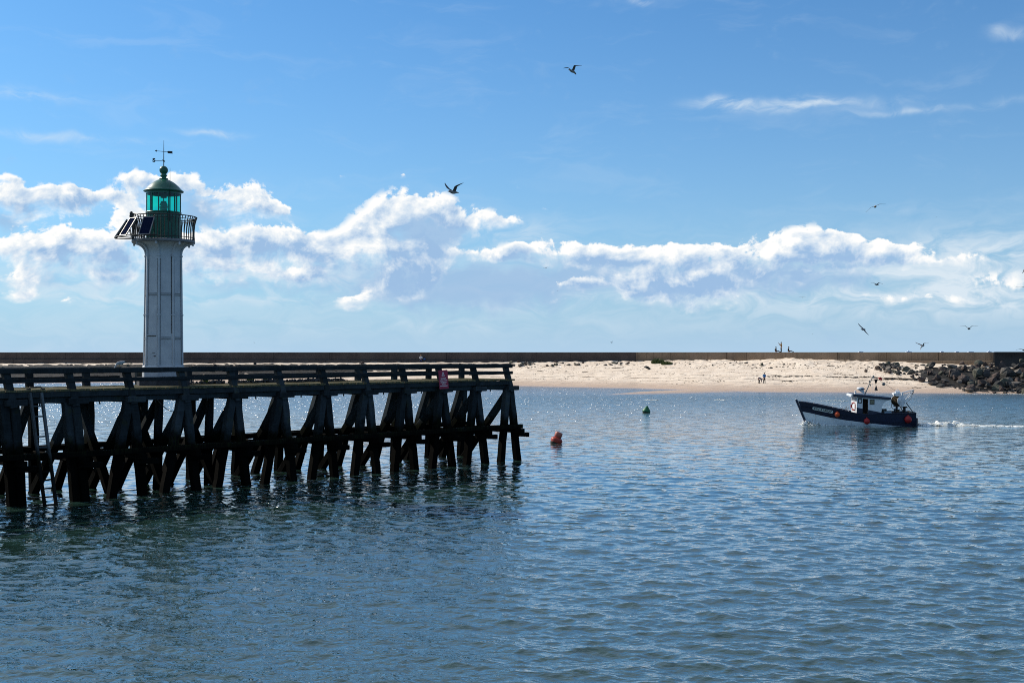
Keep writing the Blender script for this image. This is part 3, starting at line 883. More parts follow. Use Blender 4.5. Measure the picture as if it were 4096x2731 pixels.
# boarding ladder
lad = empty('ladder', jw(1.06, -.1, 0), JR); tag(lad, 'steep wooden ladder fixed to the jetty side down into the water', 'ladder')
LM = wood_mat('ladder_timber', (.10, .115, .125), (.013, .013, .012), 2.2)
for sx in (-.25, .25):
    mb = MB(); mb.beam((sx - .05, -.0, DZ - .12), (sx + .22, -1.0, -.6), .10, .17, (0, 1, 0), 0, .004, 6, rg, .012); mb.build('stringer', LM, lad, fix=False)
for z_ in (4.15, 3.72, 3.30, 2.86, 2.42, 1.40, 1.05, .70, .36, .03):
    f = (DZ - .12 - z_) / (DZ + .48); cx = -.05 + .27 * f; cy = -1.0 * f
    if z_ == 3.30: continue
    mb = MB(); mb.beam((cx - .24, cy, z_), (cx + .24, cy, z_ + rg.uniform(-.02, .02)), .06, .06, (0, 0, 1), 0, .004, 3, rg, .01); mb.build('rung', LM, lad, fix=False)
mb = MB(); mb.tube([(-.22, .25, DZ), (-.20, .25, DZ + .11), (.30, .25, DZ + .13), (.36, .25, DZ)], .022, 8)
mb.box((-.24, .25, DZ + .03), (.16, .1, .06)); mb.box((.38, .25, DZ + .03), (.16, .1, .06))
mb.build('grab_handle', M('old_iron'), lad)

# hanging cable
mb = MB(); p0 = jw(2 * BAY + 1.25, -.02, 4.3); p1 = jw(2 * BAY + 2.75, .2, 3.75)
mb.tube([p0.lerp(p1, k / 12) - Vector((0, 0, .30 * math.sin(math.pi * k / 12))) for k in range(13)], .018, 6)
tag(mb.build('cable', M('black_rubber', (.015, .015, .015), .5)), 'loose black cable sagging under the jetty deck beyond the ladder', 'cable')

# heap of dark shellfish / weed along the back of the deck
mb = MB(); r2 = random.Random(2)
for k in range(950):
    x = r2.uniform(9.6, 20.4)
    if 12.6 < x < 13.2 or 16.1 < x < 16.5: continue
    y = DW - .75 + r2.gauss(0, .22)
    r = r2.uniform(.03, .085) * (1.25 if math.sin(x * 2.1) > 0 else .8)
    mb.sphere((x, y, DZ + .02 + r2.random() * .12 * max(.2, 1 - abs(y - DW + .75) * 2)), r, 6, 4, sc=(1.3, .8, .8), rot=Euler((r2.uniform(0, 3), r2.uniform(0, 3), 0)).to_matrix())
o = mb.build('mussels', M('mussel_shell', (.03, .026, .022), .6, var=.4, scale=12), fix=False)
o.matrix_world = JM; tag(o, 'dark clumps of mussels lying along the far edge of the deck', 'mussels', kind='stuff')
for k, (x, y) in enumerate(((11.6, DW - .6), (14.4, DW - .5), (15.4, DW - .45))):
    mb = MB()
    for q in range(60):
        a = r2.uniform(0, 6.28); e = r2.uniform(.1, .24)
        p = Vector((x + math.cos(a) * e * r2.random(), y + math.sin(a) * e * r2.random(), DZ + .02))
        d_ = Vector((math.cos(a) * .5, math.sin(a) * .5, 1)) * e
        s = Vector((-math.sin(a), math.cos(a), 0)) * .03
        mb.add([p - s, p + s, p + d_ + s * .6, p + d_ - s * .6, p + d_ * 1.25], [(0, 1, 2, 3), (3, 2, 4)])
    o = mb.build('weed_plant', M('weed_leaf', (.22, .26, .04), .6, var=.3, scale=6, bump=0), fix=False); o.matrix_world = JM
    tag(o, ('bright green weed on the deck just right of the lighthouse', 'smaller green weed growing from the mussels in mid deck', 'small green weed on the deck edge, farther right among the mussels')[k], 'plant')
# rusty bracket on the deck
mb = MB()
x = 7 * BAY + .55; y = DW - .9
mb.box((x, y, DZ + .14), (.34, .2, .04)); mb.box((x - .05, y, DZ + .3), (.24, .18, .03)); mb.tube([(x - .1, y, DZ + .0), (x - .1, y, DZ + .3)], .025, 6); mb.tube([(x + .12, y - .05, DZ + .0), (x + .12, y + .05, DZ + .16)], .025, 6)
mb.tube([(x - .35, y, DZ + .05), (x + .1, y, DZ + .12), (x + .6, y + .1, DZ + .08)], .022, 6)
o = mb.build('iron_bracket', M('old_iron')); o.matrix_world = JM; tag(o, 'small dark iron bracket lying on the deck by a rail post', 'bracket')

# danger sign on the tenth post
sg = empty('warning_sign', jw(9 * BAY - .28, -.42, DZ - .45), 0)
sg.rotation_euler = (R(-7), R(-4), 0.05)
tag(sg, 'tall red danger sign with white lettering hung on a jetty rail post', 'sign')
SW, SH = .52, 1.06
mb = MB()
n = 6; rr = .04; poly = []
for (cx, cz, a0) in ((SW/2-rr, rr, -90), (SW/2-rr, SH-rr, 0), (-SW/2+rr, SH-rr, 90), (-SW/2+rr, rr, 180)):
    for k in range(n): poly.append((cx + rr * math.cos(R(a0 + 90 * k / (n-1))), cz + rr * math.sin(R(a0 + 90 * k / (n-1)))))
mb.prism(poly, -.012, .012)
mb.build('panel', M('sign_red', (.30, .012, .05), .45, var=.1, scale=3, bump=.05), sg)
WHT = M('sign_white', (.75, .72, .74), .5, var=.08, scale=5, bump=0)
def text_obj(body, size, loc, rot, mat, parent, name, wfit=None, ext=.002, bold=0.0, shear=0):
    cu = bpy.data.curves.new(name, 'FONT'); cu.body = body; cu.size = size; cu.align_x = 'CENTER'; cu.align_y = 'CENTER'
    cu.extrude = ext; cu.offset = bold; cu.shear = shear
    ob = bpy.data.objects.new(name, cu); COL.objects.link(ob)
    bpy.context.view_layer.update()
    me = bpy.data.meshes.new_from_object(ob.evaluated_get(bpy.context.evaluated_depsgraph_get()))
    wid = max(v.co.x for v in me.vertices) - min(v.co.x for v in me.vertices)
    sx = wfit / wid if wfit else 1.0
    for v in me.vertices: v.co.x *= sx
    me.materials.clear(); me.materials.append(mat)
    bpy.data.objects.remove(ob); bpy.data.curves.remove(cu)
    o = bpy.data.objects.new(name, me); link(o, parent); o.location = loc; o.rotation_euler = rot
    return o
for (tx, sz, z_, wf) in (('DANGER', .085, .585, .30), ('ACCÈS À LA JETÉE', .05, .475, .42), ('INTERDIT', .085, .365, .34), ('RISQUE', .06, .255, .19), ("D'EFFONDREMENT", .06, .165, .41)):
    text_obj(tx, sz, (0, -.016, z_), (R(90), 0, 0), WHT, sg, 'lettering', wf, .002, .0035)
mb = MB()
mb.prism([(-.085, .72), (.085, .72), (0, .985)], -.017, -.0125)
mb.build('triangle_symbol', WHT, sg)
mb = MB(); mb.prism([(-.048, .745), (.048, .745), (0, .905)], -.0215, -.0175); mb.build('triangle_inside', M('sign_red'), sg)
mb = MB(); mb.prism([(-.009, .80), (.009, .80), (.013, .87), (-.013, .87)], -.0255, -.022); mb.prism([(-.009, .765), (.009, .765), (.009, .785), (-.009, .785)], -.0255, -.022); mb.build('exclamation_mark', WHT, sg)

# ------------------------------------------------------------------ lighthouse
LY = 59.3; LX = (653 - 2048) / FPX * LY; LZ = 5.23
lh = empty('lighthouse', (LX, LY, LZ), math.atan2(-LX, LY))
# local frame: -y faces the camera, x to the right in the picture
tag(lh, 'white octagonal lighthouse with green lantern and solar panels standing on the jetty', 'lighthouse')
def lp(name, mb, mat, par=None, fix=True): return mb.build(name, mat, par or lh, fix=fix)
def apt(th, r, z):           # azimuth from camera-facing direction, + = right
    return Vector((r * math.sin(R(th)), -r * math.cos(R(th)), z))
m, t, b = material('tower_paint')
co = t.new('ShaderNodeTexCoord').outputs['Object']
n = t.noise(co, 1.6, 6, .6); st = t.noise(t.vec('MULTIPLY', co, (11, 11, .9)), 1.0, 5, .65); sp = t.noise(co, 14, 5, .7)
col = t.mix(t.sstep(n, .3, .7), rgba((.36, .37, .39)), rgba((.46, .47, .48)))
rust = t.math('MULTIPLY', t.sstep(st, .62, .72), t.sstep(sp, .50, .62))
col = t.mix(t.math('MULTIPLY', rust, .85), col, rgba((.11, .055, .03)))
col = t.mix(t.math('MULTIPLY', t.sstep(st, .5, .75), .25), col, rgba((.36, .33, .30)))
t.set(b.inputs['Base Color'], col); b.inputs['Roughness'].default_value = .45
t.set(b.inputs['Normal'], t.bump(sp, .15, .004))
WP = m
GREEN = M('lantern_green', (.010, .115, .072), .35, var=.12, scale=3, bump=.05, col2=(.007, .075, .048))
GREY = M('rail_iron', (.035, .032, .03), .6, var=.25, scale=9)
STEEL = M('galvanised', (.22, .22, .215), .45, .3)
A0 = -14.0
angs = [A0 + 45 * k for k in range(8)]
def octring(r, z): return [apt(a, r, z) for a in angs]
rB, rT, hS = .925, .845, 6.05
mb = MB()
levels = [(rB, 0)] + [(rB + (rT - rB) * k / 6, hS * k / 6) for k in range(1, 7)]
vs = []
for r, z in levels: vs += octring(r, z)
fs = [(i * 8 + k, i * 8 + (k + 1) % 8, (i + 1) * 8 + (k + 1) % 8, (i + 1) * 8 + k) for i in range(len(levels) - 1) for k in range(8)]
mb.add(vs, fs)
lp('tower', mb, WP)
# ribs at the corners, with flanges and rivets
for a in angs:
    mb = MB()
    mb.tube([apt(a, rB - .005, .0), apt(a, rT - .005, hS)], .062, 10)
    for z in (.57, 3.0, 5.85):
        r = rB + (rT - rB) * z / hS
        mb.tube([apt(a, r - .005, z - .035), apt(a, r - .005, z + .035)], .088, 10)
        for s in (-4.2, 4.2): mb.box(apt(a + s, r + .0, z), (.07, .07, .05), rot=Matrix.Rotation(R(a), 3, 'Z'))
    for k in range(26):
        z = .3 + k * .215; r = rB + (rT - rB) * z / hS
        for s in (-5.6, 5.6): mb.sphere(apt(a + s, (r - .028), z), .015, 6, 4)
    lp('rib', mb, WP)
# horizontal plate seams
mb = MB()
for z in (1.92, 1.84, 4.03, 3.95):
    r = rB + (rT - rB) * z / hS + .006
    for k in range(8):
        a, e = apt(angs[k] + 7, r * .985, z), apt(angs[(k + 1) % 8] - 7 if k < 7 else angs[0] + 353, r * .985, z)
        mb.beam(a, e, .02, .022)
for k, a in enumerate(angs):
    for s in (5.2, -5.2):
        z0_, z1_ = .6, 5.7
        if s < 0 and k % 2: z0_, z1_ = 2.2, 5.4
        mb.beam(apt(a + s, (rB + (rT - rB) * z0_ / hS) * .990, z0_), apt(a + s, (rB + (rT - rB) * z1_ / hS) * .990, z1_), .013, .014, apt(a, 1, 0))
lp('plate_seam', mb, M('seam_grey', (.22, .22, .22), .7))
mb = MB(); a = angs[1] - 5.4; mb.beam(apt(a, (rB + (rT - rB) * .35) * .992, 2.1), apt(a, rT * .992, 5.9), .016, .016, apt(a, 1, 0)); lp('open_seam', mb, M('seam_dark', (.02, .018, .016), .7))
# base plinth ring
mb = MB()
vs = octring(1.02, 0) + octring(1.02, .50) + octring(.96, .57)
mb.add(vs, [(i * 8 + k, i * 8 + (k + 1) % 8, (i + 1) * 8 + (k + 1) % 8, (i + 1) * 8 + k) for i in range(2) for k in range(8)] + [tuple(range(16, 24))])
lp('base_skirt', mb, WP)
mb = MB(); vs = octring(1.28, DZ - LZ + .004) + octring(1.28, 0) ; mb.add(vs, [(k, (k + 1) % 8, (k + 1) % 8 + 8, k + 8) for k in range(8)] + [tuple(range(8, 16))]); lp('plinth', mb, M('plinth_concrete', (.06, .062, .07), .9))
# door on the face left of centre
th = A0 - 22.5; ap = math.cos(R(22.5))
dm = Matrix.Translation(apt(th, rB * ap + .012, .10)) @ Matrix.Rotation(R(th), 4, 'Z')
mb = MB(); mb.box((0, 0, .95), (.50, .03, 1.86)); d_o = lp('door', mb, WP); d_o.matrix_local = dm
mb = MB()
for s in (-.275, .275): mb.box((s, -.005, .95), (.035, .05, 1.95))
mb.box((0, -.005, 1.925), (.585, .06, .035)); mb.box((0, -.03, 1.89), (.50, .03, .035), 1)
f_o = lp('door_frame', mb, [WP, M('seam_dark')]); f_o.matrix_local = dm
mb = MB(); mb.box((.17, -.035, .92), (.10, .03, .035)); mb.box((.10, -.03, 1.08), (.16, .02, .015)); mb.tube([(.2, -.02, .92), (.2, -.07, .92)], .018, 6)
h_o = mb.build('handle', M('rust_iron', (.09, .05, .035), .7), d_o)
# flared cornice
mb = MB(); vs = []; prof = []
for k in range(9):
    s = math.radians(90 * k / 8)
    prof.append((1.36 - .515 * math.cos(s), 6.02 + .46 * math.sin(s)) if False else (rT + .50 * (1 - math.cos(s)), 6.02 + .46 * math.sin(s)))
for r, z in prof: vs += octring(r, z)
mb.add(vs, [(i * 8 + k, i * 8 + (k + 1) % 8, (i + 1) * 8 + (k + 1) % 8, (i + 1) * 8 + k) for i in range(8) for k in range(8)])
lp('cornice', mb, WP)
for a in angs:           # curved brackets under the gallery
    mb = MB()
    pts = [apt(a, rT + .02 + .58 * (1 - math.cos(R(90 * k / 8))), 5.98 + .50 * math.sin(R(90 * k / 8))) for k in range(9)]
    mb.tube(pts, .05, 8); mb.tube([apt(a, 1.42, 6.36), apt(a, 1.42, 6.50)], .05, 8)
    lp('bracket', mb, WP)
mb = MB(); mb.lathe([(.8, 6.48), (1.47, 6.48), (1.49, 6.52), (1.49, 6.60), (1.45, 6.64), (.7, 6.64)], 48)
lp('gallery', mb, M('gallery_paint', (.20, .20, .205), .6, var=.25, scale=5))
# gallery railing: curved bars, bowed like a basket
rail = MB()
for z, r, w in ((7.76, 1.575, .024), (7.63, 1.515, .014), (6.74, 1.46, .018)):
    pts = [apt(360 * k / 64, r, z) for k in range(65)]
    rail.tube(pts, w, 8, cap=False)
ro = lp('railing', rail, GREY)
for k in range(56):
    a = 360 * k / 56 + 2
    mb = MB()
    pr = [(1.46, 6.64), (1.445, 6.9), (1.45, 7.15), (1.475, 7.4), (1.525, 7.62), (1.575, 7.76)]
    mb.tube([apt(a, r, z) for r, z in pr], .021, 6)
    mb.build('baluster', GREY, ro)
# lantern drum, ribbed sheet
mb = MB(); n = 96; vs = []
for z in (6.64, 7.96):
    for k in range(n): vs.append(apt(360 * k / n, .815 - (.022 if k % 4 == 0 else 0), z))
mb.add(vs, [(k, (k + 1) % n, (k + 1) % n + n, k + n) for k in range(n)])
mb.lathe([(.80, 7.93), (.845, 7.94), (.845, 8.0), (.79, 8.01), (.3, 8.01), (.01, 8.01)], 48)
lp('lantern_drum', mb, GREEN)
# green glass with mullions
m, t, b = material('green_glass')
for nd in list(t.n):
    if nd.type == 'BSDF_PRINCIPLED': t.n.remove(nd)
tr = t.new('ShaderNodeBsdfTransparent'); gl = t.new('ShaderNodeBsdfGlossy'); mx = t.new('ShaderNodeMixShader'); fr = t.new('ShaderNodeLayerWeight')
gn = t.noise(t.new('ShaderNodeTexCoord').outputs['Object'], 2.0, 3, .5)
t.set(tr.inputs[0], t.mix(gn, rgba((.05, .80, .68)), rgba((.09, .88, .76)))); gl.inputs['Roughness'].default_value = .03; gl.inputs[0].default_value = (.8, .9, .9, 1)
fr.inputs[0].default_value = .5; t.set(mx.inputs[0], t.math('MULTIPLY_ADD', t.math('POWER', fr.outputs['Facing'], 4.0), .45, .04)); t.l.new(tr.outputs[0], mx.inputs[1]); t.l.new(gl.outputs[0], mx.inputs[2])
t.l.new(mx.outputs[0], [nd for nd in t.n if nd.type == 'OUTPUT_MATERIAL'][0].inputs[0])
GLASS = m
mb = MB(); mb.lathe([(.80, 8.0), (.80, 9.02)], 64); lp('glass', mb, GLASS, fix=False)
for a in (-80, -42, -17, 17, 40, 80, 130, 180, 230):
    mb = MB(); mb.beam(apt(a, .80, 8.0), apt(a, .80, 8.98), .045, .05, apt(a, 1, 0)); lp('mullion', mb, GREEN)
# lens and lamp inside
mb = MB()
prof = []
for k in range(15):
    s = k / 14; r = .075 + .115 * math.sin(math.pi * (.12 + .80 * s)); prof.append((r + (.022 if k % 2 else 0), 8.02 + .52 * s))
mb.lathe(prof, 24, smooth=False, capt=True)
m2, t2, b2 = material('lens_glass'); t2.set(b2.inputs['Base Color'], t2.mix(t2.noise(t2.new('ShaderNodeTexCoord').outputs['Object'], 20, 3, .5), rgba((.10, .13, .13)), rgba((.45, .5, .5)))); b2.inputs['Roughness'].default_value = .08
lp('lens', mb, m2)
mb = MB(); mb.lathe([(.14, 8.70), (.15, 8.74), (.13, 8.80), (.13, 8.98), (.01, 8.98)], 24, capb=True); mb.tube([(0, 0, 8.5), (0, 0, 8.7)], .02, 8); lp('lamp_changer', mb, GREEN)
# roof dome, eaves, finial
dome = [(.80, 8.93), (.83, 8.95), (.93, 8.985), (.955, 9.01), (.94, 9.04), (.88, 9.075), (.80, 9.16), (.70, 9.27), (.58, 9.38), (.44, 9.48), (.30, 9.555), (.20, 9.595)]
mb = MB(); mb.lathe(dome, 64, capb=False); mb.lathe([(.83, 8.86), (.83, 8.96)], 48)
dm_o = lp('roof_dome', mb, GREEN)
fin = [(.20, 9.59), (.215, 9.62), (.20, 9.65), (.12, 9.67), (.115, 9.72), (.165, 9.76), (.17, 9.79), (.13, 9.82), (.14, 9.86), (.13, 9.88)]
for k in range(13):
    s = -60 + 150 * k / 12; fin.append((.205 * math.cos(R(s)) + .001, 10.05 + .205 * math.sin(R(s))))
mb = MB(); mb.lathe(fin, 32); lp('finial', mb, GREEN)
# weather vane
BL = M('vane_black', (.02, .02, .02), .6)
mb = MB(); mb.tube([(0, 0, 10.2), (0, 0, 10.9), (0, 0, 11.5)], [.022, .017, .007], 8); mb.tube([(0, 0, 10.47), (0, 0, 10.53)], .035, 8); mb.tube([(-.42, 0, 10.5), (.07, 0, 10.5)], .012, 6); mb.tube([(-.06, -.4, 10.5), (.06, .4, 10.5)], .012, 6)
vane = lp('weather_vane', mb, BL)
mb = MB(); mb.tube([(-.36, 0, 10.975), (.18, 0, 10.945)], .012, 6)
mb.prism([(-.42, 10.98), (-.32, 11.03), (-.33, 10.975), (-.32, 10.925)], -.012, .012)
mb.prism([(.15, 10.945), (.20, 10.99), (.42, 10.99), (.40, 10.965), (.42, 10.94), (.40, 10.90), (.42, 10.86), (.40, 10.875), (.20, 10.885)], -.012, .012)
mb.build('arrow', BL, vane)
text_obj('S', .24, (-.46, 0, 10.51), (R(90), 0, 0), BL, vane, 'letter_s', .14, .012, .012)
# whip aerial
mb = MB(); q = apt(20, .86, 0); mb.tube([q + Vector((0, 0, 8.85)), q + Vector((0, 0, 9.3)), q + Vector((0, 0, 10.05))], [.014, .010, .006], 6); mb.tube([q + Vector((0, 0, 7.5)), q + Vector((0, 0, 8.9))], .024, 8); mb.box(q + Vector((0, .02, 8.72)), (.07, .07, .1))
lp('aerial', mb, GREY)
# solar panels on a frame outside the railing
m3, t3, b3 = material('solar_cell')
co = t3.new('ShaderNodeTexCoord').outputs['Object']; br = t3.new('ShaderNodeTexBrick')
br.offset = 0; t3.set(br.inputs['Vector'], t3.vec('MULTIPLY', t3.comb(t3.xyz(co)[0], t3.xyz(co)[2], 0.0), (9, 9, 1)))
br.inputs['Color1'].default_value = (.006, .010, .028, 1); br.inputs['Color2'].default_value = (.008, .012, .034, 1); br.inputs['Mortar'].default_value = (.03, .035, .05, 1)
br.inputs['Mortar Size'].default_value = .02; br.inputs['Brick Width'].default_value = 1.0; br.inputs['Row Height'].default_value = 1.0; br.inputs['Scale'].default_value = 1.0
t3.set(b3.inputs['Base Color'], br.outputs[0]); b3.inputs['Roughness'].default_value = .3; b3.inputs['Specular IOR Level'].default_value = .0
for k, (th, w_) in enumerate(((-97, .52), (-55, .52), (-23, .52))):
    mt = Matrix.Translation(apt(th, 1.98, 7.16)) @ Matrix.Rotation(R(th), 4, 'Z') @ Matrix.Rotation(R(-33), 4, 'X')
    mb = MB(); mb.box((0, .012, 0), (w_ - .03, .02, 1.0)); so = lp('solar_panel', mb, m3); so.matrix_local = mt
    mb = MB()
    for s in (-1, 1):
        mb.box((s * w_ / 2, .014, 0), (.035, .05, 1.06)); mb.box((0, .014, s * .515), (w_ + .035, .048, .035))
    mb.box((0, .05, .2), (w_ - .04, .03, .03)); mb.box((0, .05, -.2), (w_ - .04, .03, .03))
    mb.build('frame', STEEL, so)
mb = MB()
arc = [apt(-98 + 90 * k / 14, 2.26, 6.70) for k in range(15)]; mb.tube(arc, .028, 6)
for th in (-98, -70, -40, -8):
    mb.tube([apt(th, 1.45, 6.68), apt(th, 2.28, 6.70)], .026, 6)
for th in (-97, -55, -23):
    for s in (-7, 7): mb.tube([apt(th + s, 1.60, 7.62), apt(th + s, 1.50, 7.70)], .022, 6); mb.tube([apt(th + s, 1.72, 7.60), apt(th + s, 1.5, 6.75)], .022, 6)
lp('panel_bracket', mb, GREY)
mb = MB(); mb.box(apt(-66, 1.62, 7.76), (.16, .16, .20)); mb.tube([apt(-66, 1.62, 7.8), apt(-66, 1.62, 7.92)], .05, 8); mb.tube([apt(-80, 1.5, 7.7), apt(-72, 1.62, 7.85), apt(-60, 1.5, 7.8)], .025, 6)
lp('junction_box', mb, GREY)

# ------------------------------------------------------------------ fishing boat
boat = empty('fishing_boat', (35.45, 108.0, -.02), R(174))
boat.scale = (.957, .957, .957); boat.rotation_euler = (R(-1.0), R(-.6), R(174))
tag(boat, 'small navy and white fishing boat motoring left across the channel', 'boat')
def bp_(name, mb, mat, par=None, fix=True): return mb.build(name, mat, par or boat, fix=fix)
NAVY = M('navy_paint', (.010, .016, .045), .38, var=.2, scale=2.5, bump=.06, bdist=.01, col2=(.006, .009, .026))
m, t, b = material('hull_white')
co = t.new('ShaderNodeTexCoord').outputs['Object']
st = t.noise(t.vec('MULTIPLY', co, (3.2, 1, .35)), 1.3, 5, .65); sp = t.noise(co, 1.1, 4, .6)
c_ = t.mix(t.sstep(sp, .3, .7), rgba((.66, .70, .73)), rgba((.80, .83, .84)))
c_ = t.mix(t.math('MULTIPLY', t.sstep(st, .60, .70), .8), c_, rgba((.24, .12, .05)))
t.set(b.inputs['Base Color'], c_); b.inputs['Roughness'].default_value = .4
HW = m
CW = M('cabin_white', (.72, .74, .76), .4, var=.1, scale=3, bump=.03)
DARK = M('boat_dark', (.02, .02, .024), .6)
def hx(px, y=0): return (2175 + .208 * y / .00514 - px) * .00525
def hz_(py): return (1085 - py) * .00514
X_ = [0, .6, 1.8, 3.1, 4.4, 5.3, 6.5, 7.6, 8.6, 9.4, 10.0, 10.4]
SH = [1.20, 1.19, 1.18, 1.15, 1.06, 1.12, 1.36, 1.60, 1.80, 1.95, 2.03, 2.07]     # sheer
HB = [1.45, 1.52, 1.62, 1.66, 1.66, 1.62, 1.52, 1.28, .95, .60, .30, .07]          # half breadth at the rail
WB = [1.25, 1.35, 1.46, 1.50, 1.48, 1.40, 1.18, .86, .48, .16, .03, .03]           # at the water
ZB = [.0, .02, .05, .15, .28, .38, .51, .68, .85, .99, 1.08, 1.13]                 # blue / white boundary
STEM = 9.55; STEMT = 10.5
mb = MB()
for s in (1, -1):
    vs = []
    for i, x in enumerate(X_):
        for z, hb in ((-.7, WB[i] * .6), (0, WB[i]), (ZB[i], None), ((ZB[i] + SH[i]) / 2, None), (SH[i], HB[i])):
            if hb is None:
                k = max(0, z / SH[i]); hb = WB[i] + (HB[i] - WB[i]) * k ** .9
            # rake the stem: forward stations lean with height
            f = max(0, (x - 8.2) / 2.3)
            xs = x - f * (1 - max(0, z) / 2.1) * .85
            vs.append((xs, s * hb, z))
    n = 5
    fs = []; mi = []
    for i in range(len(X_) - 1):
        for j in range(4):
            q = (i * n + j, (i + 1) * n + j, (i + 1) * n + j + 1, i * n + j + 1)
            fs.append(q); mi.append(1 if j < 2 else 0)
    for f_, m_ in zip(fs, mi): mb.add([vs[k] for k in f_], [(0, 1, 2, 3)], m_, True)
for z0, z1, k in ((-.7, 0, 1), (0, .62, 0), (.62, 1.2, 0)):
    mb.add([(0, -1.25, z0), (0, 1.25, z0), (0, 1.42, z1), (0, -1.42, z1)], [(0, 1, 2, 3)], k)
hull = bp_('hull', mb, [NAVY, HW])
bmh = bmesh.new(); bmh.from_mesh(hull.data); bmesh.ops.remove_doubles(bmh, verts=bmh.verts, dist=.002); bmesh.ops.recalc_face_normals(bmh, faces=bmh.faces); bmh.to_mesh(hull.data); bmh.free()
mb = MB()                                   # stem post and gunwale caps
mb.beam((9.45, 0, -.5), (10.60, 0, 2.24), .14, .20, (1, 0, 0)); bp_('stem_post', mb, NAVY)
for s in (1, -1):
    mb = MB(); mb.tube([(X_[i], s * HB[i], SH[i] + .01) for i in range(len(X_))], .045, 8); bp_('gunwale', mb, NAVY)
    mb = MB(); mb.tube([(X_[i] - max(0, (X_[i] - 8.2) / 2.3) * .4, s * (WB[i] + (HB[i] - WB[i]) * .62 + .01), ZB[i] + (SH[i] - ZB[i]) * .22 + .05) for i in range(len(X_) - 1)], .022, 6); bp_('rubbing_strake', mb, NAVY)
mb = MB()
vs = [(X_[i], s * (HB[i] - .06), SH[i] - .42) for i in range(len(X_)) for s in (-1, 1)]
mb.add(vs, [(2 * i, 2 * i + 1, 2 * i + 3, 2 * i + 2) for i in range(len(X_) - 1)]); bp_('deck', mb, M('boat_deck', (.16, .17, .18), .8), fix=False)
mb = MB(); mb.box((-.09, 0, .32), (.18, 2.5, .92)); bp_('stern_platform', mb, NAVY)
mb = MB(); mb.box((.12, 0, 1.24), (.16, 2.95, .09)); mb.beam((.1, -1.4, 1.28), (.1, 1.4, 1.28), .05, .05); bp_('stern_rail', mb, DARK)
# name plate with the registration
def side_mat(xc, yc, zc, sl, ax_deg):
    """frame lying on the port side: local x points to the stern (reads left to right from the camera)"""
    d = Vector((-1, 0, 0)); d = (Matrix.Rotation(R(ax_deg), 3, 'Z') @ d); d.z = sl; d.normalize()
    up = Vector((0, .12, 1)); nrm = d.cross(up).normalized(); up = nrm.cross(d).normalized()
    mt = Matrix((d, up, nrm)).transposed().to_4x4(); mt.translation = Vector((xc, yc, zc)); return mt
xa, xb = 9.05, 7.35
pm = side_mat(8.30, .985, 1.36, -.165, -18.5)
LPL = 1.92
mb = MB(); poly = []
rr = .135
for (cx, a0) in ((LPL/2 - rr, -90), (-LPL/2 + rr, 90)):
    for k in range(9): poly.append((cx + rr * math.cos(R(a0 + 180 * k / 8)), rr * math.sin(R(a0 + 180 * k / 8))))
mb.prism(poly, -.012, .012, axis='z')
pl = bp_('name_plate', mb, M('plate_white', (.50, .55, .52), .5, var=.12, scale=4)); pl.matrix_local = pm
tx = text_obj('CN 313027', .24, (0, 0, .016), (0, 0, 0), M('plate_black', (.012, .014, .016), .5), pl, 'lettering', 1.66, .003, .006)
# wheelhouse
wh = MB()
y0 = 1.46
def sp_(px, py): return (hx(px, y0), hz_(py))
WALLZ = lambda x: 2.44 + (x - 2.3) * .066
for s in (1, -1):
    ya, yb = (s * (y0 - .05), s * y0)
    # front pier, lintel, rear panel with the swept tail
    pf = [(5.30, .75), (4.80, .75), (4.80, WALLZ(4.8)), (5.30, WALLZ(5.3))]
    lt = [(4.80, 2.50), (4.30, 2.47), (4.30, WALLZ(4.3)), (4.80, WALLZ(4.8))]
    rp = [(4.30, .75), (3.14, .75), (3.12, 1.25), (3.08, 1.75), (2.95, 2.05), (2.72, 2.28), (2.38, 2.41), (2.36, WALLZ(2.36)), (4.30, WALLZ(4.3))]
    for poly in (pf, lt, rp): wh.prism(poly, ya, yb)
wh.prism([(-1.46, .75), (1.46, .75), (1.46, 2.17), (-1.46, 2.17)], 5.26, 5.32, axis='x')
wh.prism([(-1.46, 2.58), (1.46, 2.58), (1.46, 2.64), (-1.46, 2.64)], 5.26, 5.32, axis='x')
for y_ in (-1.42, -.93, -.31, .31, .93, 1.42): wh.box((5.29, y_, 2.37), (.06, .10, .44))
wh.box((3.2, 0, 1.65), (.05, 2.8, 1.75))
cab = bp_('wheelhouse', wh, CW)
mb = MB()
mb.prism([(2.28, 2.42), (5.62, 2.66), (5.66, 2.90), (2.28, 2.63)], -1.58, 1.58); bp_('roof', mb, NAVY)
mb = MB(); mb.prism([(5.62, 2.66), (5.80, 2.65), (5.80, 2.80), (5.66, 2.86)], -1.3, 1.3); bp_('visor', mb, CW)
for s in (1, -1):
    for (q0, q1) in ((5.33, 4.80), (4.30, 3.13)):
        mb = MB(); f = lambda x: 1.24 + (x - 3.1) * .195
        mb.prism([(q0, .75), (q1, .75), (q1, f(q1)), (q0, f(q0))], s * (y0 + .002), s * (y0 + .022)); bp_('side_skirt', mb, NAVY)
GL = simple('cabin_glass', (.03, .035, .04), .08, var=.1, bump=0, spec=.6)
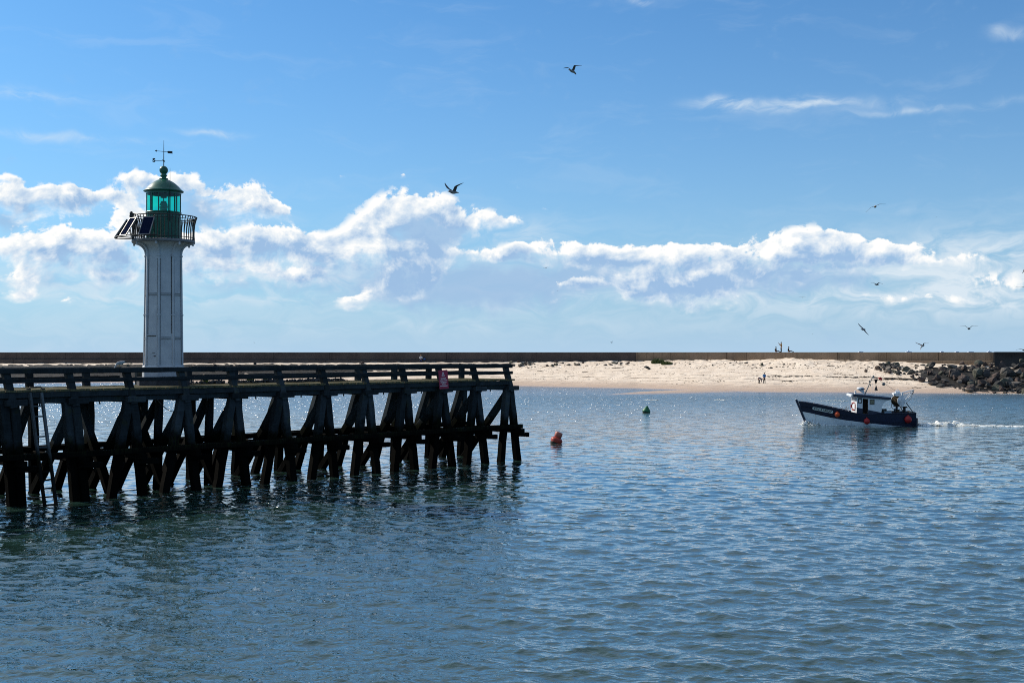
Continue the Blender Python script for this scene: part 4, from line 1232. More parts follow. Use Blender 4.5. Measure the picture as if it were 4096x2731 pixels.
for s in (1, -1):
    for (q0, q1, z0, z1, mm) in ((5.20, 4.90, 2.10, 2.53, GL), (4.14, 3.77, 2.00, 2.40, M('curtain_tan', (.26, .25, .17), .7))):
        mb = MB(); mb.prism([(q0, z0), (q1, z0), (q1, z1), (q0, z1)], s * (y0 + .003), s * (y0 + .012)); w_o = bp_('window', mb, mm, cab)
        mb = MB()
        for (cx, cz, sx, sz) in (((q0+q1)/2, z0, abs(q0-q1)+.06, .05), ((q0+q1)/2, z1, abs(q0-q1)+.06, .05), (q0, (z0+z1)/2, .05, z1-z0), (q1, (z0+z1)/2, .05, z1-z0)): mb.box((cx, s * (y0 + .016), cz), (sx, .03, sz))
        mb.build('frame', M('window_frame', (.05, .055, .065), .5), w_o)
mb = MB(); mb.box((5.04, y0 + .018, 2.27), (.16, .01, .22)); bp_('notice', mb, CW)
for y_ in (-1.17, -.62, 0, .62, 1.17):
    mb = MB(); mb.box((5.27, y_, 2.375), (.02, .50, .40)); bp_('window', mb, M('front_glass', (.20, .24, .27), .1, var=.1, bump=0), cab)
mb = MB(); mb.box((4.55, y0 - .55, 1.6), (.5, .02, 1.75)); mb.box((4.0, .3, 1.7), (.02, 1.8, 1.8)); bp_('doorway_dark_panel', mb, M('cabin_dark', (.018, .013, .010), .8))  # near-black panel behind the open door, painting the unlit interior
# roof gear
mb = MB(); mb.tube([(4.40, .2, 2.80), (3.66, .2, 4.55)], [.055, .042], 10); mb.box((3.62, .2, 4.50), (.12, .12, .16)); mb.tube([(4.0, .2, 3.75), (4.0, .34, 3.75)], .02, 6); mb.box((4.02, .36, 4.02), (.09, .09, .16)); mb.box((3.86, .10, 3.68), (.08, .08, .16)); mast = bp_('mast', mb, M('mast_steel', (.36, .34, .31), .5))
mb = MB(); pts = []
mb.lathe([(.02, 0), (.30, .0), (.33, .06), (.33, .12), (.27, .21), (.02, .23)], 28, c=(4.80, .25, 3.26)); rd = bp_('radar', mb, CW)
mb = MB(); mb.box((4.62, .25 + .335, 3.345), (.36, .01, .07)); mb.build('radar_stripe', NAVY, rd)
mb = MB(); mb.prism([(4.42, 2.90), (4.52, 2.90), (5.0, 3.24), (4.5, 3.25)], .12, .38); bp_('radar_bracket', mb, CW)
mb = MB(); mb.lathe([(.11, 0), (.12, .10), (.06, .13), (.05, .20), (.10, .22), (.10, .27), (.02, .32)], 20, c=(5.25, .3, 2.84), capb=True); bp_('deck_lamp', mb, CW)
mb = MB(); mb.tube([(3.62, .2, 4.5), (1.5, .1, 3.12)], .014, 5); bp_('stay', mb, DARK)
mb = MB(); mb.tube([(3.62, .2, 4.5), (3.9, .9, 2.78)], .010, 5); mb.tube([(3.42, .22, 3.2), (3.5, .5, 2.78)], .010, 5); mb.tube([(3.40, .22, 4.36), (3.42, .22, 3.2)], .010, 5); bp_('halyard', mb, CW)
# net drum, gallows and A-frame aft
dc = Vector((1.33, .15, 2.28)); ax = Vector((-.42, .91, 0)).normalized()
rotd = ax.to_track_quat('Z', 'Y').to_matrix()
mb = MB(); mb.lathe([(.43, -.03), (.45, 0), (.43, .03), (.10, .06), (.09, .12), (.02, .13)], 36, c=dc + ax * .42, rot=rotd, capb=True); mb.lathe([(.43, -.02), (.43, .02), (.02, .03)], 36, c=dc - ax * .55, rot=rotd, capb=True); drum = bp_('net_drum', mb, CW)
mb = MB(); pr = []
for k in range(40): pr.append((.36 + .05 * math.sin(k * 1.55) + .02 * math.sin(k * .7), -.52 + .92 * k / 39))
mb.lathe(pr, 36, c=dc, rot=rotd); mb.build('rolled_net', M('net_brown', (.13, .10, .055), .9, var=.4, scale=14, bump=.6, bdist=.03, col2=(.03, .022, .014)), drum)
for s in (-1, 1):
    mb = MB(); q = dc + ax * (.52 * s - .05 * (s < 0) * 2.4)
    mb.beam(q + Vector((0, 0, .75)), q + Vector((0, 0, -.55)), .14, .09, ax); mb.prism([(q.x - .18, q.z - .40), (q.x + .18, q.z - .40), (q.x + .08, q.z + .3), (q.x - .08, q.z + .3)], q.y - .04, q.y + .04); bp_('drum_cheek', mb, CW)
mb = MB(); mb.box((1.45, .1, 2.90), (.78, .9, .16)); mb.box((1.42, .1, 3.06), (.42, .36, .22)); mb.tube([(1.42 + .10 * math.cos(R(a)), .1, 3.18 + .15 * math.sin(R(a))) for a in range(0, 181, 15)], .025, 6); bp_('gallows', mb, CW)
for s in (-.32, .32):
    mb = MB(); mb.tube([(1.1, s, 2.98), (-.02, s * .6, 3.28)], .035, 8); mb.tube([(-.02, s * .6, 3.26), (.72, s, 2.20)], .032, 8); mb.tube([(.95, s, 2.72), (.15, s * .6, 3.08)], .025, 6); bp_('a_frame', mb, CW)
mb = MB(); mb.tube([(-.02, -.25, 3.27), (-.02, .25, 3.27)], .04, 8); mb.box((.02, 0, 3.12), (.12, .14, .2)); mb.tube([(0, 0, 3.1), (.03, 0, 2.9)], .03, 6); bp_('towing_block', mb, DARK)
mb = MB(); mb.tube([(.05, .1, 3.05), (.22, .15, 2.5), (.62, .2, 2.1)], .018, 5); bp_('rope', mb, DARK)
for (p, q, r) in (((1.5, .2, .8), (1.5, .2, 1.9), .10), ((.75, -.1, .8), (.75, -.1, 1.75), .13), ((.72, .5, 2.12), (.12, .8, 1.22), .04), ((1.25, .3, 1.8), (1.0, .6, 1.3), .04), ((1.85, .5, .8), (1.7, .45, 1.55), .07)):
    mb = MB(); mb.tube([p, q], r, 10); bp_('post', mb, DARK)
mb = MB(); mb.box((1.5, .2, 1.82), (.42, .3, .14)); mb.box((.75, -.1, 1.68), (.5, .3, .12)); mb.box((1.9, .4, 1.0), (.5, .5, .4)); mb.lathe([(.16, 0), (.2, .1), (.12, .2), (.18, .3)], 14, c=(1.45, .6, 1.2)); bp_('winch', mb, M('winch_rust', (.07, .05, .035), .8, var=.4))
mb = MB(); mb.tube([(1.95, .2, 2.0), (2.0, .25, 1.75), (1.85, .3, 1.5), (1.6, .3, 1.45)], .025, 6); bp_('hose', mb, DARK)
mb = MB()
for x in (.15, .45, .75): mb.tube([(x, 1.42, 1.2), (x, 1.42, 1.38)], .016, 6)
mb.tube([(.1, 1.42, 1.38), (.95, 1.44, 1.38)], .018, 6); mb.tube([(.1, -1.42, 1.36), (1.0, -1.44, 1.36)], .018, 6); bp_('guard_rail', mb, M('rail_steel', (.3, .31, .32), .4))
mb = MB()
for x in (5.95, 6.2, 6.45): mb.tube([(x, .7, 1.0), (x, .7, 1.62)], .016, 6)
mb.tube([(5.9, .7, 1.62), (6.5, .7, 1.62)], .018, 6); mb.tube([(5.9, .3, 1.45), (6.8, .3, 1.5)], .018, 6); mb.tube([(6.0, .7, 1.0), (6.1, .4, 1.75)], .02, 6); bp_('pot_hauler', mb, M('rail_steel'))
mb = MB(); mb.tube([(6.0, 1.2, .95), (6.0, 1.2, 1.5)], .03, 8); bp_('bollard', mb, CW)

BM = Matrix.Translation(boat.location) @ boat.rotation_euler.to_matrix().to_4x4() @ Matrix.Scale(.957, 4)
def hang(o, label, cat, group=None):
    o.matrix_world = BM; return tag(o, label, cat, group)
# things hung on the boat
ORANGE = M('fender_orange', (.62, .075, .012), .45, var=.1, scale=4, bump=.05); RED = M('fender_red', (.42, .018, .018), .45, var=.15, scale=4, bump=.05)
for (px, py, r, mt_, lb) in ((888, 890, .225, ORANGE, 'bright orange round buoy fender nearest the bow, by the registration plate'), (1397, 998, .26, RED, 'red round buoy fender hanging low below the wheelhouse door'), (2095, 957, .31, RED, 'largest red round buoy fender hanging at the dark stern')):
    x = None
    for it in range(3):
        yh = np.interp(x if x else 5, X_, HB) * .93 + r * .75; x = hx(px, yh)
    z = hz_(py); e = empty('buoy_fender', BM @ Vector((x, yh, z)), R(174)); tag(e, lb, 'fender', 'round fenders along the hull')
    mb = MB(); mb.sphere((0, 0, 0), r, 24, 14, sc=(1, 1, 1.06)); mb.lathe([(.06, r * .98), (.055, r * 1.25), (.02, r * 1.28)], 12); mb.build('ball', mt_, e)
    zr = float(np.interp(x, X_, SH)) - z
    mb = MB(); mb.tube([(0, 0, r * 1.2), (0, -r * .5, zr + .04), (0, -r * .8 - .1, zr + .02)], .014, 6); mb.build('line', DARK, e)
lb = empty('lifebuoy', BM @ Vector((5.45, .55, 1.72)), R(174 + 28)); tag(lb, 'red lifebuoy hanging on the front of the wheelhouse', 'lifebuoy')
mb = MB(); mb.tube([(0, .31 * math.cos(R(a)), .31 * math.sin(R(a))) for a in range(0, 361, 12)], .075, 10, cap=False); mb.build('ring', M('lifebuoy_red', (.42, .03, .02), .5), lb)
for a in (45, 135, 225, 315):
    mb = MB(); mb.tube([(0, .31 * math.cos(R(a + q)), .31 * math.sin(R(a + q))) for q in (-9, 0, 9)], .079, 10); mb.build('band', CW, lb)
mb = MB(); mb.lathe([(.19, 4.24), (.17, 4.22), (.012, 3.76)], 20, c=(3.40, .22, 0), capb=True); hang(mb.build('day_shape', DARK), 'black cone with point down hung from the boat mast', 'day shape', 'black cones hung from the mast')
mb = MB(); mb.lathe([(.012, 3.70), (.16, 3.22), (.17, 3.20)], 20, c=(3.38, .22, 0), capt=True); hang(mb.build('day_shape', DARK), 'black cone with point up hung under the other cone', 'day shape', 'black cones hung from the mast')
mb = MB(); vs = []
for i in range(7):
    for j in range(5):
        u, v = i / 6, j / 4; vs.append((2.86 + .30 * (u - .0) * 1, .22 + .07 * math.sin(u * 7 + v * 3), 4.12 + .36 * v * (1 - .75 * abs(u - .55)) + .10 * u * (1 - v)))
mb.add(vs, [(i * 5 + j, (i + 1) * 5 + j, (i + 1) * 5 + j + 1, i * 5 + j + 1) for i in range(6) for j in range(4)]); o = mb.build('flag', M('flag_red', (.75, .06, .05), .7, bump=0)); o.modifiers.new('thickness', 'SOLIDIFY').thickness = .012; hang(o, 'small bright red flag fluttering beside the black cones', 'flag')
mb = MB(); mb.sphere((2.70, .2, 3.80), .17, 20, 12, sc=(1, 1, .85)); o = mb.build('float', M('float_grey', (.12, .15, .16), .4)); o2 = hang(o, 'grey round float hanging on the stay behind the flag', 'float')
mb = MB(); mb.box((2.78, 1.0, 1.36), (.36, .5, .30)); mb.box((2.78, 1.0, 1.53), (.40, .54, .04)); hang(mb.build('crate', M('crate_dark', (.05, .05, .045), .8)), 'dark lidded crate on the afterdeck behind the wheelhouse', 'crate')
mb = MB()
for (cx, cy, sx, sy) in ((2.5, 1.27, .62, .03), (2.5, .83, .62, .03), (2.2, 1.05, .03, .46), (2.8, 1.05, .03, .46)): mb.box((cx, cy + .12, 1.24), (sx, sy, .24))
mb.box((2.5, 1.17, 1.14), (.6, .44, .03)); hang(mb.build('crate', M('crate_blue', (.30, .42, .50), .6)), 'open pale blue fish crate on the afterdeck', 'crate')
mb = MB(); mb.tube([(4.55, .72, 2.2), (4.56, .72, 1.7), (4.57, .74, 1.05)], [.10, .17, .19], 12); mb.tube([(4.68, .72, 2.1), (4.76, .74, 1.45)], .06, 8); hang(mb.build('oilskin', M('oilskin_yellow', (.42, .26, .02), .5)), 'yellow oilskin hanging in the open wheelhouse doorway', 'oilskin')

# ------------------------------------------------------------------ foam
m, t, b = material('foam')
n = t.noise(t.new('ShaderNodeNewGeometry').outputs['Position'], 3.0, 5, .65)
t.set(b.inputs['Base Color'], t.mix(t.sstep(n, .38, .6), rgba((.42, .45, .42)), rgba((.85, .86, .83)))); b.inputs['Roughness'].default_value = .6
FOAM = m
def foam(label, pts, seed):
    """pts: (x, y, radius spread, height, count, blob size)"""
    r2 = random.Random(seed); mb = MB()
    for (x, y, sx, sy, h, n, s) in pts:
        for k in range(n):
            u, v = r2.gauss(0, 1), r2.gauss(0, 1)
            e = math.exp(-.5 * (u * u + v * v))
            r = s * r2.uniform(.4, 1.3)
            mb.sphere((x + u * sx, y + v * sy, h * e * r2.random() + r * .1), r, 6, 4, sc=(r2.uniform(1, 2.4), 1, r2.uniform(.45, .9)), rot=Euler((0, r2.uniform(-.4, .4), 0)).to_matrix())
    o = mb.build('foam', FOAM, fix=False); return tag(o, label, 'foam', kind='stuff')
bw = BM @ Vector((9.6, .1, 0)); bs = BM @ Vector((-.3, 0, 0))
bwp = []
for k in range(16):
    lx = 9.75 - k * .32; hb = float(np.interp(lx, X_, WB)) + .10 + .02 * k
    for sgn in (1, -1):
        q = BM @ Vector((lx, sgn * hb, 0))
        bwp.append((q.x, q.y, .16, .10, .36 * math.exp(-(k / 3.2) ** 2) + .05, int(90 * math.exp(-k / 3.5) + 14), .055 * math.exp(-k / 12)))
foam('white bow wave foaming under the fishing boat stem', bwp, 1)
mb = MB(); r2 = random.Random(6); vs = []; NW = 110; NA = 9
for i in range(NW + 1):
    q = i / NW; cx = bs.x + .15 + 17.5 * q; cy = bs.y - .25 - 2.1 * q
    wd = .42 + .5 * q + .15 * math.sin(i * .6)
    hh = .24 * math.exp(-((q * 17.5 - 2.4) / 1.9) ** 2) + .08 * math.exp(-q * 2.2) + .02
    for j in range(NA):
        u = j / (NA - 1) * 2 - 1
        n_ = .5 + .9 * mnoise.noise(Vector((cx * 2.6, cy * 3 + u * 2.2, 1)))
        vs.append((cx + .1 * r2.uniform(-1, 1), cy + u * wd, -.025 + max(0, (1 - u * u)) * hh * (.35 + max(0, n_)) + .05 * max(0, n_) - .015 * q))
mb.add(vs, [(i * NA + j, (i + 1) * NA + j, (i + 1) * NA + j + 1, i * NA + j + 1) for i in range(NW) for j in range(NA - 1)], 0, True)
for k in range(800):
    q = r2.random() ** 1.6; cx = bs.x + .1 + 17.5 * q; cy = bs.y - .25 - 2.1 * q + r2.gauss(0, .3)
    hh = .22 * math.exp(-((q * 17.5 - 2.4) / 1.9) ** 2) + .04
    mb.sphere((cx, cy, hh * r2.random()), .035 * r2.uniform(.4, 1.2), 6, 4, sc=(1.8, 1, .7))
tag(mb.build('foam', FOAM, fix=False), 'white wake trailing astern of the fishing boat to the right edge', 'foam', kind='stuff')
for (x, d, L, lb_) in ((2606, 189, .7, 'small white breaker on the shallows below the green buoy, left of the others'), (2880, 189, .5, 'smallest white breaker between the green buoy and the boat'), (3340, 192, 1.1, 'white breaker just behind the boat bow')):
    X0, Y0 = at(x, d)
    foam(lb_, [(X0 + (q - .5) * 2 * L, Y0 + .5 * math.sin(q * 5), L * .25, .15, .11, 90, .036) for q in ([0, .25, .5, .75, 1] if L < 3 else [k_ / 24 for k_ in range(25)])], int(x))
X0, Y0 = at(3950, 160)
foam('thin white wash along the foot of the boulders at right', [(X0 + q * 1.2 - 8, float(edge_y(np.array([X0 + q * 1.2 - 8]))[0]) - .9, .6, .15, .03, 16, .05) for q in range(16)], 77)

# ------------------------------------------------------------------ channel buoys
bu = empty('channel_buoy', (*at(2222, 360), 0)); bu.location.z = .0
tag(bu, 'red channel buoy tilting right in open water beyond the jetty end', 'buoy', 'channel buoys')
bu.rotation_euler = (R(-6), R(20), 0)
RB = M('buoy_red', (.42, .045, .02), .45, var=.2, scale=5, bump=.1); DK = M('buoy_weed', (.025, .028, .018), .8)
mb = MB(); mb.lathe([(.02, -.3), (.28, -.26), (.37, -.08), (.39, .03)], 36); mb.build('waterline_band', DK, bu)
mb = MB(); mb.lathe([(.392, .03), (.43, .22), (.42, .28), (.36, .36), (.25, .41), (.22, .42)], 36); mb.build('float_body', RB, bu)
mb = MB(); mb.lathe([(.215, .41), (.265, .44), (.27, .76), (.25, .80), (.02, .82)], 36); mb.build('top_drum', M('buoy_pink', (.46, .13, .09), .5, var=.15, scale=5), bu)
bg_ = empty('channel_buoy', (*at(2584, 239), 0)); bg_.rotation_euler = (R(4), R(9), 0)
tag(bg_, 'green conical channel buoy floating off the beach', 'buoy', 'channel buoys')
mb = MB(); mb.lathe([(.02, -.3), (.30, -.2), (.40, .02), (.43, .14)], 36); mb.build('waterline_band', DK, bg_)
mb = MB(); mb.lathe([(.432, .14), (.43, .24), (.40, .30), (.07, .73), (.04, .75), (.005, .755)], 36); mb.build('cone_body', M('buoy_green', (.010, .15, .055), .45, var=.2, scale=5, bump=.1), bg_)

# ------------------------------------------------------------------ gulls
GREY_F = M('gull_grey_backlit', (.07, .07, .075), .8, var=.1, scale=8, bump=0)  # flying gulls: plumage colours darkened to carry the backlit silhouette
WHITE_F = M('gull_white_backlit', (.22, .22, .22), .8, var=.1, scale=8, bump=0)
BLACK_F = M('gull_black', (.018, .018, .018), .8, bump=0); BEAK = M('gull_beak', (.30, .18, .03), .5, bump=0)
def gull_mesh(name, aL, aR, sweep=.12, folded=False, head=0.0, tail=0.0):
    """local x forward, y left, z up; aL / aR = (inner, outer) wing angles in degrees"""
    mb = MB()
    prof = [(-.30, .012, -.01), (-.25, .022, 0), (-.17, .050, 0), (-.06, .078, -.006), (.05, .082, -.008), (.14, .062, 0), (.19, .045, .01), (.225, .045, .016), (.26, .040, .015), (.285, .020, .010), (.30, .011, .006), (.345, .006, -.004)]
    n = 10; vs = []
    for (x, r, z) in prof:
        hz = z + (head * max(0, x - .12) / .2); tz = tail * max(0, -.12 - x)
        for k in range(n):
            a = 2 * math.pi * k / n
            w_ = r * (1.0 if x > -.24 else 2.6)
            vs.append((x, w_ * math.cos(a), hz + tz + r * .9 * math.sin(a)))
    for i in range(len(prof) - 1):
        for k in range(n):
            mb.add([vs[i*n+k], vs[i*n+(k+1)%n], vs[(i+1)*n+(k+1)%n], vs[(i+1)*n+k]], [(0,1,2,3)], 3 if i >= 10 else 1, True)
    mb.add(vs[:n], [tuple(range(n))], 1); mb.add(vs[-n:], [tuple(range(n))], 3)
    if folded:
        for s in (1, -1):
            mb.sphere((-.06, s * .055, .02), .1, 12, 8, 0, sc=(2.0, .34, .62), rot=Euler((0, .12, 0)).to_matrix())
            mb.tube([(-.2, s * .03, .02), (-.38, s * .012, .045)], [.035, .006], 6, 2)
            mb.tube([(.0, s * .035, -.06), (.01, s * .035, -.18)], .008, 6, 3); mb.box((.025, s * .035, -.18), (.06, .04, .01), 3)
    else:
        for s, (a1, a2) in ((1, aL), (-1, aR)):
            st = [(0, .20, .03), (.5, .19, .026), (1.0, .17, .02)]
            p = Vector((.06, s * .035, .03)); row = []
            L1, L2 = .27, .40
            segs = []
            for f in (0, .5, 1): 
                q = p + Vector((.05 * f, s * math.cos(R(a1)) * L1 * f, math.sin(R(a1)) * L1 * f)); segs.append((q, (.20, .185, .165)[int(f * 2)], .014, a1))
            w = segs[-1][0]
            for f in (.35, .7, .92, 1.0):
                q = w + Vector((-sweep * f * f - .02 * f, s * math.cos(R(a2)) * L2 * f, math.sin(R(a2)) * L2 * f)); segs.append((q, (.135, .085, .045, .012)[(.35, .7, .92, 1.0).index(f)], .008, a2))
            vs = []
            for (q, c, th, a) in segs:
                up = Vector((0, -s * math.sin(R(a)), math.cos(R(a)))) * th
                vs += [q + Vector((.03, 0, 0)), q + up - Vector((c * .3, 0, 0)), q - Vector((c - .03, 0, 0)), q - up * .6 - Vector((c * .3, 0, 0))]
            for i in range(len(segs) - 1):
                for k in range(4):
                    mb.add([vs[i*4+k], vs[i*4+(k+1)%4], vs[(i+1)*4+(k+1)%4], vs[(i+1)*4+k]], [(0,1,2,3)], 2 if i >= 4 else 0, False)
            mb.add(vs[-4:], [(0,1,2,3)], 2)
    return mb
def gull(x, y, span, yaw, aL=(35, -5), aR=(35, -5), roll=0, pitch=0, label='', sweep=.12, head=0.0, tail=0.0, group='gulls flying over the shore'):
    o = gull_mesh('seagull', aL, aR, sweep, False, head, tail).build('seagull', [GREY_F, WHITE_F, BLACK_F, BEAK])
    bm = bmesh.new(); bm.from_mesh(o.data); bmesh.ops.remove_doubles(bm, verts=bm.verts, dist=.001); bmesh.ops.recalc_face_normals(bm, faces=bm.faces); bm.to_mesh(o.data); bm.free()
    # apparent wing span for this pose -> distance
    mt = Matrix.Rotation(R(yaw), 4, 'Z') @ Matrix.Rotation(R(pitch), 4, 'Y') @ Matrix.Rotation(R(roll), 4, 'X')
    xs = [(mt @ v.co) for v in o.data.vertices]
    w_ = max(max(p.x for p in xs) - min(p.x for p in xs), max(p.z for p in xs) - min(p.z for p in xs))
    Yd = FPX * w_ / span
    o.matrix_world = Matrix.Translation(((x - 2048) / FPX * Yd, Yd, EYE + (HOR - y) / FPX * Yd)) @ mt
    return tag(o, label, 'seagull', group)
gull(2290, 283, 72, 228, (52, -6), (40, 8), 0, -4, 'dark gull gliding high alone in the upper middle sky', tail=-.5)
gull(1813, 768, 80, 226, (44, 18), (34, 42), 0, 0, 'large gull with wings raised in a V above the tall cumulus cloud')
gull(3502, 826, 78, 262, (16, -8), (-12, -36), 8, 0, 'gull with drooping left wing in the right sky under the streak of cloud')
gull(3453, 1317, 48, 215, (-4, -6), (6, 2), -38, 0, 'gull banking steeply on a diagonal left of the three low gulls')
gull(3690, 1383, 38, 215, (48, -4), (30, 18), 0, 10, 'dark gull diving just above the top of the right seawall', head=-.25)
gull(3876, 1314, 60, 235, (38, -6), (38, -4), 0, 0, 'gull gliding with arched wings low over the right end of the wall')
gull(3508, 1138, 36, 215, (14, -30), (36, 18), 10, 0, 'dark flapping gull in the right sky below the bank of cloud')
gull(3210, 1189, 27, 265, (6, -2), (10, -2), 0, 0, 'small distant gull with flat wings over the people on the wall')
gull(1119, 909, 15, 260, (20, -30), (18, -25), 0, 0, 'tiny distant gull in front of cloud, right of the lighthouse lantern')
gull(2184, 1071, 24, 250, (24, -20), (6, -25), 0, 0, 'tiny distant gull under the middle of the cloud bank')
gull(2230, 1163, 9, 250, (20, -20), (20, -20), 0, 0, 'speck of a gull under the cloud, just below another tiny gull')
gull(2447, 1370, 12, 220, (55, 30), (30, 20), 0, 0, 'tiny gull low over the seawall in the middle of the picture')
gull(1017, 1370, 11, 240, (-20, -50), (30, 50), 30, 0, 'tiny gull low over the seawall right of the lighthouse')
gull(3250, 1336, 9, 260, (20, -50), (20, -50), 0, 0, 'speck of a gull with bowed wings right above the people on the wall')
gull(2165, 933, 6, 250, (20, -30), (20, -30), 0, 0, 'speck of a gull in blue sky right of the tall cumulus')
gull(1789, 797, 5, 250, (10, -20), (10, -20), 0, 0, 'speck of a gull just below the large gull with raised wings')
gull(457, 1121, 7, 250, (10, -20), (10, -20), 0, 0, 'dark speck of a gull in cloud left of the lighthouse tower')
gull(3749, 868, 9, 240, (20, -20), (-10, -30), 20, 0, 'tiny gull far right in clear sky, right of the drooping-winged gull')
gull(2962, 672, 5, 250, (10, -20), (10, -20), 0, 0, 'dark speck of a gull in the open blue right of centre')
gull(2810, 960, 5, 250, (10, -10), (10, -10), 0, 0, 'faint speck of a gull just above the right-hand cloud crests')
gull(1078, 1235, 6, 250, (10, -10), (10, -10), 0, 0, 'faint speck of a gull in haze right of the lighthouse tower')
gull(4106, 1083, 46, 300, (30, -30), (20, -60), 0, 0, 'upper gull cut off by the right edge of the picture')
gull(4103, 1150, 74, 262, (12, -4), (10, -2), 0, 0, 'lower gull cut off by the right edge, only a white wing showing')
gull(4100, 1400, 44, 215, (50, 30), (10, -10), 0, 0, 'gull taking off at the wall top by the right edge')
o = gull_mesh('seagull', None, None, folded=True, head=-.35).build('seagull', [M('gull_silver', (.42, .43, .45), .8, bump=0), M('gull_bright', (.85, .85, .85), .8, bump=0), BLACK_F, BEAK])
o.matrix_world = Matrix.Translation(jw(4.98, .10, DZ + .79 + .125 + .20)) @ Matrix.Rotation(R(176), 4, 'Z') @ Matrix.Rotation(R(4), 4, 'Y') @ Matrix.Scale(1.02, 4)
tag(o, 'white and grey gull standing on the jetty top rail left of the lighthouse', 'seagull')

# ------------------------------------------------------------------ people
SKIN = M('skin', (.42, .24, .17), .6, var=.1, bump=0); HAIR = M('hair_dark', (.02, .016, .014), .8, bump=0)
def skin_obj(name, verts, edges, mat, parent, root=0, sub=2):
    me = bpy.data.meshes.new(name); me.from_pydata([v[:3] for v in verts], edges, [])
    o = link(bpy.data.objects.new(name, me), parent)
    md = o.modifiers.new('skin', 'SKIN'); md.use_smooth_shade = True
    lay = me.skin_vertices[0].data if len(me.skin_vertices) else None
    for i, v in enumerate(verts):
        lay[i].radius = (v[3], v[4] if len(v) > 4 else v[3]); lay[i].use_root = (i == root)
    s = o.modifiers.new('smooth', 'SUBSURF'); s.levels = sub; s.render_levels = sub
    me.materials.append(mat)
    return o
def person(loc, rz, sc, J, top, bottom, label, hair=HAIR, hat=None, shoes=None):
    """J: joint name -> position; x right of the body, y forward, z up, metres for a 1.78 m adult"""
    e = empty('person', loc, rz); e.scale = (sc, sc, sc); tag(e, label, 'person')
    g = lambda k: J[k]
    names = []; V = []; E = []
    def add(k, r, r2=None):
        names.append(k); V.append((*J[k], r) if r2 is None else (*J[k], r, r2)); return len(V) - 1
    ix = {}
    for k, r in (('pelvis', .125), ('waist', .115), ('chest', .135), ('neck', .055), ('chin', .062), ('head', .092), ('crown', .07)): ix[k] = add(k, r)
    E += [(ix['pelvis'], ix['waist']), (ix['waist'], ix['chest']), (ix['chest'], ix['neck']), (ix['neck'], ix['chin']), (ix['chin'], ix['head']), (ix['head'], ix['crown'])]
    for s in ('l', 'r'):
        for k, r in (('sh', .06), ('el', .043), ('wr', .030), ('ha', .034)): ix[k + s] = add(k + s, r)
        E += [(ix['chest'], ix['sh' + s]), (ix['sh' + s], ix['el' + s]), (ix['el' + s], ix['wr' + s]), (ix['wr' + s], ix['ha' + s])]
        for k, r in (('hip', .095), ('kn', .062), ('an', .045), ('to', .036)): ix[k + s] = add(k + s, r)
        E += [(ix['pelvis'], ix['hip' + s]), (ix['hip' + s], ix['kn' + s]), (ix['kn' + s], ix['an' + s]), (ix['an' + s], ix['to' + s])]
        w_, h_ = Vector(J['wr' + s]), Vector(J['ha' + s]); d_ = (h_ - w_).normalized(); sd_ = d_.cross(Vector((0, 0, 1)))
        if sd_.length < .1: sd_ = Vector((0, 1, 0))
        sd_.normalize()
        for q, (o_, L) in enumerate(((-.03, .07), (-.01, .085), (.01, .08), (.03, .065))):
            p = h_ + sd_ * o_ + d_ * L; V.append((p.x, p.y, p.z, .009)); E.append((ix['ha' + s], len(V) - 1))
        p = w_ + sd_ * -.055 + d_ * .06; V.append((p.x, p.y, p.z, .010)); E.append((ix['ha' + s], len(V) - 1))
    hd = Vector(J['head']); fw = Vector((0, 1, 0)) if 'face' not in J else Vector(J['face'])
    p = hd + fw * .105 + Vector((0, 0, -.02)); V.append((p.x, p.y, p.z, .016)); E.append((ix['head'], len(V) - 1))
    skin_obj('body', V, E, SKIN, e, 0)
    def sub(name, keys, edges, mat, root=0):
        vs = [(*J[k], r) for k, r in keys]; id_ = {k: i for i, (k, r) in enumerate(keys)}
        return skin_obj(name, vs, [(id_[a], id_[b]) for a, b in edges], mat, e, root)
    sub('jacket', (('pelvis', .155), ('waist', .15), ('chest', .168), ('neck', .075), ('shl', .085), ('ell', .062), ('wrl', .045), ('shr', .085), ('elr', .062), ('wrr', .045)),
        (('pelvis', 'waist'), ('waist', 'chest'), ('chest', 'neck'), ('chest', 'shl'), ('shl', 'ell'), ('ell', 'wrl'), ('chest', 'shr'), ('shr', 'elr'), ('elr', 'wrr')), top)
    sub('trousers', (('pelvis', .135), ('knl', .085), ('anl', .065), ('knr', .085), ('anr', .065)),
        (('pelvis', 'knl'), ('knl', 'anl'), ('pelvis', 'knr'), ('knr', 'anr')), bottom)
    for s in ('l', 'r'):
        a, q = Vector(J['an' + s]), Vector(J['to' + s])
        mb = MB(); mb.tube([a + (a - q) * .25 - Vector((0, 0, .02)), a - Vector((0, 0, .02)), a.lerp(q, .6), q + (q - a) * .15], [.045, .055, .052, .035], 8); mb.build('shoe', shoes or HAIR, e)
    up = (Vector(J['crown']) - Vector(J['chin'])).normalized()
    mb = MB(); mb.sphere(hd + up * .045 - fw * .022, .112, 14, 10, sc=(.95, 1.0, .95)); mb.build('hat' if hat else 'hair', hat or hair, e)
    return e
def stand(**kw):
    J = dict(pelvis=(0,0,.95), waist=(0,0,1.12), chest=(0,.0,1.36), neck=(0,0,1.52), chin=(0,.02,1.58), head=(0,.02,1.66), crown=(0,.01,1.71),
             shl=(-.19,0,1.44), ell=(-.24,-.03,1.17), wrl=(-.22,.06,.96), hal=(-.21,.09,.90), shr=(.19,0,1.44), elr=(.24,-.03,1.17), wrr=(.22,.06,.96), har=(.21,.09,.90),
             hipl=(-.10,0,.90), knl=(-.11,.02,.50), anl=(-.12,0,.09), tol=(-.14,.16,.04), hipr=(.10,0,.90), knr=(.11,.02,.50), anr=(.12,0,.09), tor=(.14,.16,.04))
    J.update(kw); return J
